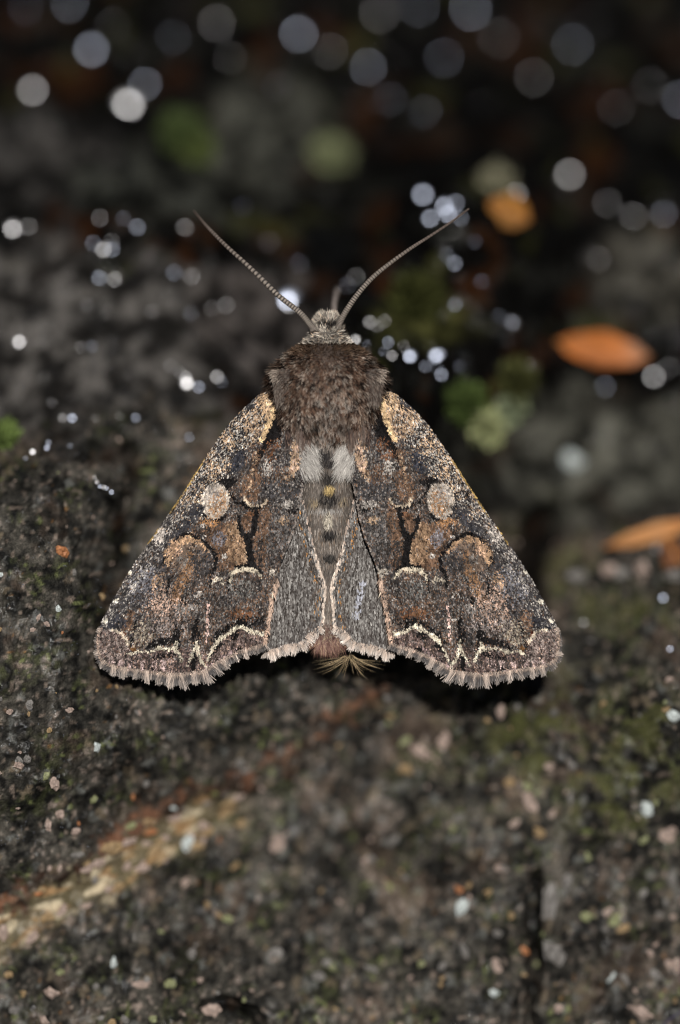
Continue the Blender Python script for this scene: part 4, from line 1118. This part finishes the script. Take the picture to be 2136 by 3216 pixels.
make_leaf('b', 1502, 1228, 118, 21, -16, 0.25, (0.32, 0.10, 0.015), (0.40, 0.19, 0.07), 'narrow curled orange leaf with a pale tip on the mossy bark', 2.6, 0.05)
make_leaf('c', 1172, 492, 52, 40, 25, 0.1, (0.18, 0.07, 0.008), (0.22, 0.09, 0.01), 'small amber leaf scrap deep in the dark litter', 2.2)
make_leaf('d', 1560, 1290, 60, 34, 60, 0.2, (0.16, 0.055, 0.012), (0.13, 0.045, 0.012), 'dark brown leaf scrap under the narrow curled orange leaf', 0.7)

# ------------------------------------------------------------------ moss tufts
def moss(cx, cy, rad, height, colr, n, label, seed):
    r = np.random.default_rng(seed)
    u0, v0, w0 = (float(q[0]) for q in hit(cx, cy))
    R_ = rad * S * DISP * (DIST - w0) / DIST
    rr = R_ * np.sqrt(r.random(n)); aa = r.uniform(0, 2 * np.pi, n)
    x0, y0 = rr * np.cos(aa), rr * np.sin(aa)
    z0 = ground_fast(u0 + x0, v0 + y0) - w0 + height * (1 - (rr / R_) ** 2) * r.random(n)
    d = np.stack([x0 / R_ + r.normal(0, 0.5, n), y0 / R_ + r.normal(0, 0.5, n) + 0.3, np.full(n, 0.9)], 1)
    c = np.array(colr) * np.exp(r.normal(0, 0.35, n))[:, None]
    root = np.stack([x0, y0, z0], 1)
    me = strands('moss', root, d, r.uniform(0.5, 1.2, n), r.uniform(0.14, 0.34, n), np.zeros((n, 3)), c * 0.7, c, c * 1.2, None, seed)
    o = link('moss_tuft', me, M_moss, loc=(u0, v0, w0))
    return tag(o, label, 'moss', 'moss tufts')
moss(420, 310, 42, 2.5, (0.055, 0.075, 0.026), 700, 'green moss tuft beside the grey stone in the dark litter', 1)
moss(455, 345, 26, 2.0, (0.075, 0.095, 0.03), 300, 'small green moss sprig below the green tuft by the grey stone', 2)
moss(765, 360, 32, 3.0, (0.17, 0.185, 0.10), 600, 'pale yellow-green moss tuft on the right of the grey stone', 3)
moss(1118, 985, 28, 4.0, (0.30, 0.32, 0.16), 600, 'pale bright green moss tuft beside the right forewing shoulder', 4)
moss(1070, 935, 40, 2.0, (0.045, 0.065, 0.018), 420, 'deep green moss behind the pale bright tuft', 5)
moss(1175, 940, 24, 2.5, (0.20, 0.23, 0.14), 300, 'small pale moss sprig right of the bright tuft', 6)
moss(1195, 880, 34, 2.0, (0.05, 0.052, 0.018), 350, 'olive moss tuft under the orange leaf edge', 7)
moss(8, 1005, 20, 2.5, (0.10, 0.14, 0.04), 400, 'vivid green moss sprig on the edge of the bark slab', 8)
moss(960, 690, 50, 1.5, (0.035, 0.038, 0.011), 500, 'dull olive moss in front of the right antenna', 9)
moss(1145, 425, 28, 2.5, (0.19, 0.18, 0.12), 300, 'pale greyish moss scrap above the small amber leaf', 10)

# ------------------------------------------------------------------ chips, grit and lichen crumbs
def chip_mesh(seed):
    r = np.random.default_rng(seed)
    V = []; F = []
    rings = [(-0.9, 0.35), (-0.3, 0.95), (0.35, 0.9), (0.85, 0.4)]
    m = 7
    for z_, rr in rings:
        for k_ in range(m):
            a_ = 2 * math.pi * (k_ + 0.3 * r.random()) / m
            q = rr * r.uniform(0.5, 1.3)
            V.append((q * math.cos(a_), q * math.sin(a_), 0.55 * z_ + 0.1 * r.normal()))
    for i in range(len(rings) - 1):
        for k_ in range(m):
            F.append((i * m + k_, i * m + (k_ + 1) % m, (i + 1) * m + (k_ + 1) % m, (i + 1) * m + k_))
    F.append(tuple(range(m))[::-1]); F.append(tuple((len(rings) - 1) * m + k_ for k_ in range(m)))
    return np.array(V), F
CHIPM = {}
for key in CHIP:
    for s0 in range(3):
        Vc, Fc = chip_mesh(hash((len(key), s0)) % 999 + s0 * 13 + len(key) * 7)
        me = new_mesh('bark_chip_' + key, Vc * MM, Fc, None, False)
        me.materials.append(M_chip[key]); CHIPM[(key, s0)] = me
def chip(x, y, sx, sy, ang, key, label=None, k=[0]):
    u0, v0, w0 = (float(q[0]) for q in hit(x, y))
    kk = S * DISP * (DIST - w0) / DIST
    o = bpy.data.objects.new('bark_chip', CHIPM[(key, k[0] % 3)]); k[0] += 1
    col.objects.link(o)
    zs = 0.5 * min(sx, sy) * kk
    o.location = ROT @ (Vector((u0, v0, w0 + zs * 0.30)) * MM)
    o.rotation_euler = (ROT.to_4x4() @ Matrix.Rotation(math.radians(-ang), 4, 'Z')).to_euler()
    o.scale = (sx * kk * 0.5, sy * kk * 0.5, zs * 1.2)
    nice = key.replace('_', ' ')
    if not label:
        ratio = sx / sy
        shape = 'elongated' if ratio > 1.6 or ratio < 0.62 else 'rounded'
        size = 'tiny' if max(sx, sy) < 15 else 'small' if max(sx, sy) < 26 else 'larger'
        rdg = np.interp(x, [p_[0] for p_ in RIDGE], [p_[1] for p_ in RIDGE])
        if y < 1560:
            where = 'on bark beside the left wing' if x < 600 else 'on mossy bark beside the right wing'
        elif x < 900 and y < rdg:
            where = 'between the left wing and reddish torn edge'
        elif x < 620 and y < rdg + 190:
            where = 'just beneath the reddish torn edge'
        elif x > 1080 and y < 1830:
            where = 'on the olive bark under the right wing'
        elif x < 784:
            where = 'on lower bark far beneath the torn edge'
        elif y < 1980:
            where = 'on the bark beneath the tail of the moth'
        else:
            where = 'on lower bark around the grey splinters'
        label = '%s %s %s chip %s' % (size, shape, nice, where)
        o['group'] = label[:70]
    return tag(o, label, 'chip')
for a in [(1555, 1652, 34, 30, 0, 'bluish_white', 'bluish white crumb on olive bark right of the right wing tip'),
          (1222, 1848, 30, 56, -38, 'pale_pink', 'long pale pink chip lying below the right wing'),
          (1066, 2092, 30, 40, 20, 'bluish_white', 'pale blue lichen crumb on the bark below the abdomen'),
          (1082, 2070, 12, 22, 20, 'pale_pink', 'thin pale splinter touching the pale blue lichen crumb'),
          (1540, 1922, 46, 42, 0, 'pale_pink', 'round pale pink grit grain right of the long pale chip'),
          (1268, 2085, 34, 120, 5, 'grey', 'long grey wood splinter standing along a dark crack'),
          (1275, 2195, 60, 70, 20, 'grey', 'broad grey wood flake below the long grey splinter'),
          (1150, 2000, 22, 18, 0, 'pale_pink', None), (1155, 1640, 24, 34, 0, 'pale_pink', 'pale crumb just under the right wing fringe'),
          (970, 1735, 60, 40, 20, 'pale_pink', 'broad pinkish flake under the tail of the moth'), (1030, 1705, 50, 60, -30, 'pale_pink', 'upright pinkish flake beside the broad pinkish flake'),
          (930, 1775, 44, 30, 0, 'ochre', None), (222, 1722, 22, 28, -20, 'bluish_white', 'white crumb on the bark below the left wing'),
          (160, 1637, 22, 14, 0, 'pale_pink', None), (140, 1272, 36, 32, 10, 'rust', 'rust orange flake on the dark bark beside the left wing'),
          (135, 1405, 14, 20, 10, 'bluish_white', None), (287, 1262, 18, 16, 0, 'ochre', None), (75, 1452, 22, 10, -20, 'pale_pink', None),
          (1320, 1068, 52, 54, 0, 'bluish_white', 'round pale lichen disc on the grey stone right of the moth'),
          (1330, 1330, 40, 34, 0, 'grey', None), (1405, 1318, 44, 40, 30, 'pale_pink', None), (1480, 1315, 40, 50, 30, 'pale_pink', None), (1435, 1325, 34, 40, 0, 'grey', None), (1555, 1330, 40, 40, 0, 'grey', None),
          (225, 1990, 44, 30, -25, 'pale_pink', 'pale chip among yellow splinters under the reddish torn edge'), (255, 1955, 60, 30, -25, 'ochre', 'ochre splinter beneath the reddish torn edge'), (430, 1945, 60, 26, -40, 'bluish_white', 'long whitish splinter right of the yellow splinters'),
          (470, 1905, 34, 34, 0, 'pale_pink', None), (640, 1945, 44, 36, -40, 'pale_pink', None), (8, 2150, 30, 40, 0, 'pale_pink', None),
          (262, 2225, 14, 40, 10, 'bluish_white', 'thin white sliver standing below the yellow splinters'), (330, 2270, 56, 20, 8, 'pale_pink', None), (395, 2270, 30, 26, 0, 'lichen_green', None),
          (1140, 2290, 24, 20, 0, 'bluish_white', None), (1145, 2225, 22, 40, -30, 'pale_pink', None), (1410, 2255, 26, 30, 0, 'bluish_white', None), (1355, 2115, 34, 26, 0, 'lichen_green', None), (1420, 2120, 40, 36, 0, 'lichen_green', None),
          (1560, 2225, 24, 36, 0, 'pale_pink', 'pinkish flake at the right edge of the lower bark'), (1480, 2335, 60, 36, 20, 'pale_pink', 'pale pink flake beside the dark purple thread'), (1240, 1920, 34, 28, 0, 'ochre', None),
          (490, 2330, 56, 34, 0, 'pale_pink', None), (120, 2290, 40, 36, 0, 'pale_pink', None), (1180, 745, 20, 20, 0, 'grey', None)]:
    chip(*a)
r = np.random.default_rng(400)
keys = list(CHIP)
cnt = 0
while cnt < 210:
    x = r.uniform(-10, 1578); y = r.uniform(1010, 2360)
    if abs(x - 757) < 90 + 0.62 * (y - 850) and y < 1560 or (x > 300 and y < 1250):
        continue
    key = r.choice(keys, p=[0.34, 0.18, 0.32, 0.02, 0.11, 0.03])
    s0 = r.uniform(7, 22) * (1.25 if y > 1700 else 0.8)
    chip(x, y, s0 * r.uniform(0.8, 1.5), s0 * r.uniform(0.6, 1.1), r.uniform(0, 180), key)
    cnt += 1

r = np.random.default_rng(410)
for q in range(34):                                   # splinters and crumbs under the torn edge
    x = r.uniform(20, 560)
    y = np.interp(x, [p_[0] for p_ in RIDGE], [p_[1] for p_ in RIDGE]) + r.uniform(8, 130)
    s0 = r.uniform(14, 30)
    chip(x, y, s0 * r.uniform(1.2, 2.4), s0 * r.uniform(0.6, 1.0), r.normal(-28, 14), r.choice(['pale_pink', 'ochre', 'rust', 'bluish_white'], p=[0.47, 0.43, 0.05, 0.05]))
# ------------------------------------------------------------------ thread at the lower right
u0, v0, w0 = (float(q[0]) for q in hit(1545, 2345))
pts = []
for (x, y) in ((1500, 2385), (1525, 2362), (1548, 2344), (1575, 2326), (1610, 2308), (1650, 2300)):
    a_, b_ = px_to_plate(x * DISP, y * DISP, w0)
    g_ = float(ground_fast(np.array([a_]), np.array([b_]))[0])
    pts.append((float(a_) - u0, float(b_) - v0, max(g_ - w0, 0.0) + 0.6))
Vt, Ft = tube(smooth_line(pts, 24), np.full(24, 0.085), 8)
tag(link('thread', new_mesh('thread', Vt * MM, Ft, None, True), M_thread, loc=(u0, v0, w0)), 'thin dark purple thread lying across the corner of the bark', 'thread')

# ------------------------------------------------------------------ water droplets (they flare into discs where they are out of focus)
def dome(seg=14, rings=5):
    V = [(0, 0, 1.0)]; F = []
    for i in range(1, rings + 1):
        rr = i / rings
        for k_ in range(seg):
            a_ = 2 * math.pi * k_ / seg
            V.append((rr * math.cos(a_), rr * math.sin(a_), 1 - rr * rr))
    for k_ in range(seg):
        F.append((0, 1 + k_, 1 + (k_ + 1) % seg))
    for i in range(rings - 1):
        for k_ in range(seg):
            k2 = (k_ + 1) % seg
            F.append((1 + i * seg + k_, 1 + (i + 1) * seg + k_, 1 + (i + 1) * seg + k2, 1 + i * seg + k2))
    F.append(tuple(1 + (rings - 1) * seg + k_ for k_ in range(seg))[::-1])
    return np.array(V), F
Vd, Fd = dome()
drop_me = new_mesh('water_droplet', Vd * MM, Fd, None, True)
drop_me.materials.append(M_drop)
drop_me2 = drop_me.copy(); drop_me2.materials.clear(); drop_me2.materials.append(M_drop2)
HALF = (SUN_PLATE + Vector((0, 0, 1))).normalized()
# display x, y, brightness of the flare
DROPS = [(816,783,2.2),(212,116,.50),(160,12,.22),(60,18,.10),(74,208,.55),(292,242,1.3),(334,196,.30),(498,54,.22),(690,78,.50),(400,88,.10),(530,135,.10),
 (876,30,.32),(966,18,.16),(1085,22,.32),(848,155,.28),(1022,135,.16),(1320,104,.17),(1230,180,.13),(1500,200,.10),(1568,230,.25),(1312,406,.48),(1190,450,.35),
 (30,526,1.2),(66,524,.25),(230,504,.25),(285,506,.16),(316,526,.42),(426,526,.30),(214,562,.28),(258,558,.28),(238,577,.7),(258,577,.4),
 (228,642,.55),(264,645,.55),(401,630,.30),(442,638,.34),(670,690,3.0),(666,704,.5),(522,706,.25),(488,712,.18),(200,706,.2),(440,725,.15),
 (975,450,.8),(1024,475,.9),(990,505,.7),(1034,494,.9),(1050,470,.4),(1062,505,.35),(1048,608,.5),(1030,590,.2),(990,708,.8),(978,700,.4),(1048,704,.35),
 (1180,745,.35),(852,744,.5),(870,755,.4),(886,742,.25),(846,795,.2),(895,790,.55),(904,822,.55),(884,812,.25),(946,822,1.6),(1004,822,1.5),(1014,818,.5),(980,846,.35),(1017,866,.6),(1008,850,.2),(930,800,.2),(1060,846,.15),
 (1215,845,.6),(1508,870,.55),(1394,893,.20),(1540,850,.15),(1368,806,.15),
 (430,885,1.8),(428,872,.5),(458,894,.6),(500,870,.65),(416,862,.25),(512,882,.2),(392,845,.2),
 (42,790,1.3),(212,800,.25),(186,802,.2),(144,965,.4),(166,965,1.0),(313,965,.5),(276,960,.2),(436,1010,.4),(120,930,.15),(220,966,.15),
 (75,1043,1.6),(108,1034,1.0),(112,1022,.5),(60,1058,.4),(218,1102,.6),(224,1113,.9),(230,1123,.9),(240,1125,.9),(246,1127,.6),(257,1136,1.1),(162,1030,.4),
 (1512,1252,.6),(1512,1268,.3),(1528,1380,.7),(1544,1497,.8),(1345,1437,.3),(1150,730,.15),(1380,600,.15),(1460,500,.2),(1530,495,.25),(1400,470,.15),
 (620,560,.10),(560,480,.08),(350,720,.15),(690,610,.12),(800,660,.15),(820,640,.2),(1095,560,.12),(1110,650,.15),(1420,250,.1),(980,260,.12),(760,120,.12),(640,200,.1),(900,230,.1),(1150,90,.1),(260,60,.08)]
du, dv, dw = hit([a[0] for a in DROPS], [a[1] for a in DROPS])
r = np.random.default_rng(500)
DROP_GAIN = 0.25
for i, (x, y, b) in enumerate(DROPS):
    u0, v0, w0 = float(du[i]), float(dv[i]), float(dw[i])
    dd = abs(FOCUS_W - w0)
    c_ = APERTURE * dd / (DIST - w0)                  # diameter of the flare at the wing plane's scale
    a_ = max(0.5 * c_ * math.sqrt(DROP_GAIN * b ** 1.35), 0.05)
    a_ = min(a_, 0.9)
    o = bpy.data.objects.new('water_droplet', drop_me2 if r.random() < 0.5 or 960 < x < 1070 else drop_me)
    col.objects.link(o)
    nrm = (HALF + Vector((r.normal(0, 0.03), r.normal(0, 0.03), 0))).normalized()
    o.location = ROT @ (Vector((u0, v0, w0)) * MM + nrm * 0.45 * MM)
    o.rotation_euler = (ROT @ nrm).to_track_quat('Z', 'Y').to_euler()
    o.scale = (a_, a_, a_ * 0.07)
    size = 'large' if a_ > 0.5 else 'small' if a_ > 0.22 else 'tiny'
    shine = 'brilliant' if b >= 0.9 else 'bright' if b >= 0.45 else 'faint'
    if x > 1290 and 700 < y < 960: where = 'beside the bright orange leaf'
    elif x > 1290 and y > 1200: where = 'on the bark near the narrow curled orange leaf'
    elif 900 < x < 1110 and 420 < y < 620: where = 'behind the tip of the right antenna'
    elif x > 1110 and 380 < y < 620: where = 'around the small amber leaf'
    elif x > 800 and y > 620: where = 'in the litter between the right antenna and the right shoulder'
    elif x > 700: where = 'in the black litter beyond the right antenna'
    elif y < 260: where = 'in the black litter beyond the grey stone'
    elif 560 < x and y > 540: where = 'behind the left antenna'
    elif y < 780: where = 'on the dark rim beside the left antenna'
    elif y < 1000: where = 'on the grey bark before the left wing'
    else: where = 'on the edge of the mossy bark slab'
    lb = '%s %s water droplet glinting %s' % (size, shine, where)
    tag(o, lb, 'droplet', 'water droplets ' + where)

# fine beads of water too small to count, on the wet parts of the bark
r = np.random.default_rng(700)
n = 9000
x = r.uniform(-10, 1578, n); y = r.uniform(560, 2360, n)
bu, bv, bw = hit(x, y)
m = (fbm(bu / 2.4, bv / 2.4, 3, 81) > 0.22) & ((x < 420) & (y > 560) & (y < 2000) | (y > 1640) & (r.random(n) < 0.25))
bu, bv, bw = bu[m], bv[m], bw[m]
n = len(bu)
Vb, Fb = dome(6, 2)
rad = r.uniform(0.018, 0.05, n)
nx = HALF.x + r.normal(0, 0.10, n); ny = HALF.y + r.normal(0, 0.10, n); nz = np.ones(n)
N3 = np.stack([nx, ny, nz], 1); N3 /= np.linalg.norm(N3, axis=1)[:, None]
A3 = np.cross(N3, np.array([0, 1.0, 0])); A3 /= np.linalg.norm(A3, axis=1)[:, None]; B3 = np.cross(N3, A3)
org = np.stack([bu, bv, bw], 1) + N3 * 0.03
VV_ = org[:, None, :] + rad[:, None, None] * (Vb[None, :, :1] * A3[:, None] + Vb[None, :, 1:2] * B3[:, None] + Vb[None, :, 2:] * 0.3 * N3[:, None])
tri = np.array([f for f in Fb if len(f) == 3]); qd = np.array([f for f in Fb if len(f) == 4])
off_ = (np.arange(n) * len(Vb))[:, None, None]
beads = link('water_beads', new_mesh('water_beads', VV_.reshape(-1, 3) * MM, [(off_ + tri[None, :, ::-1]).reshape(-1, 3).astype(np.int32), (off_ + qd[None, :, ::-1]).reshape(-1, 4).astype(np.int32)], None, True), M_drop2, kind='stuff')
beads['label'] = 'fine glinting beads of water scattered over the wet bark'; beads['category'] = 'water'
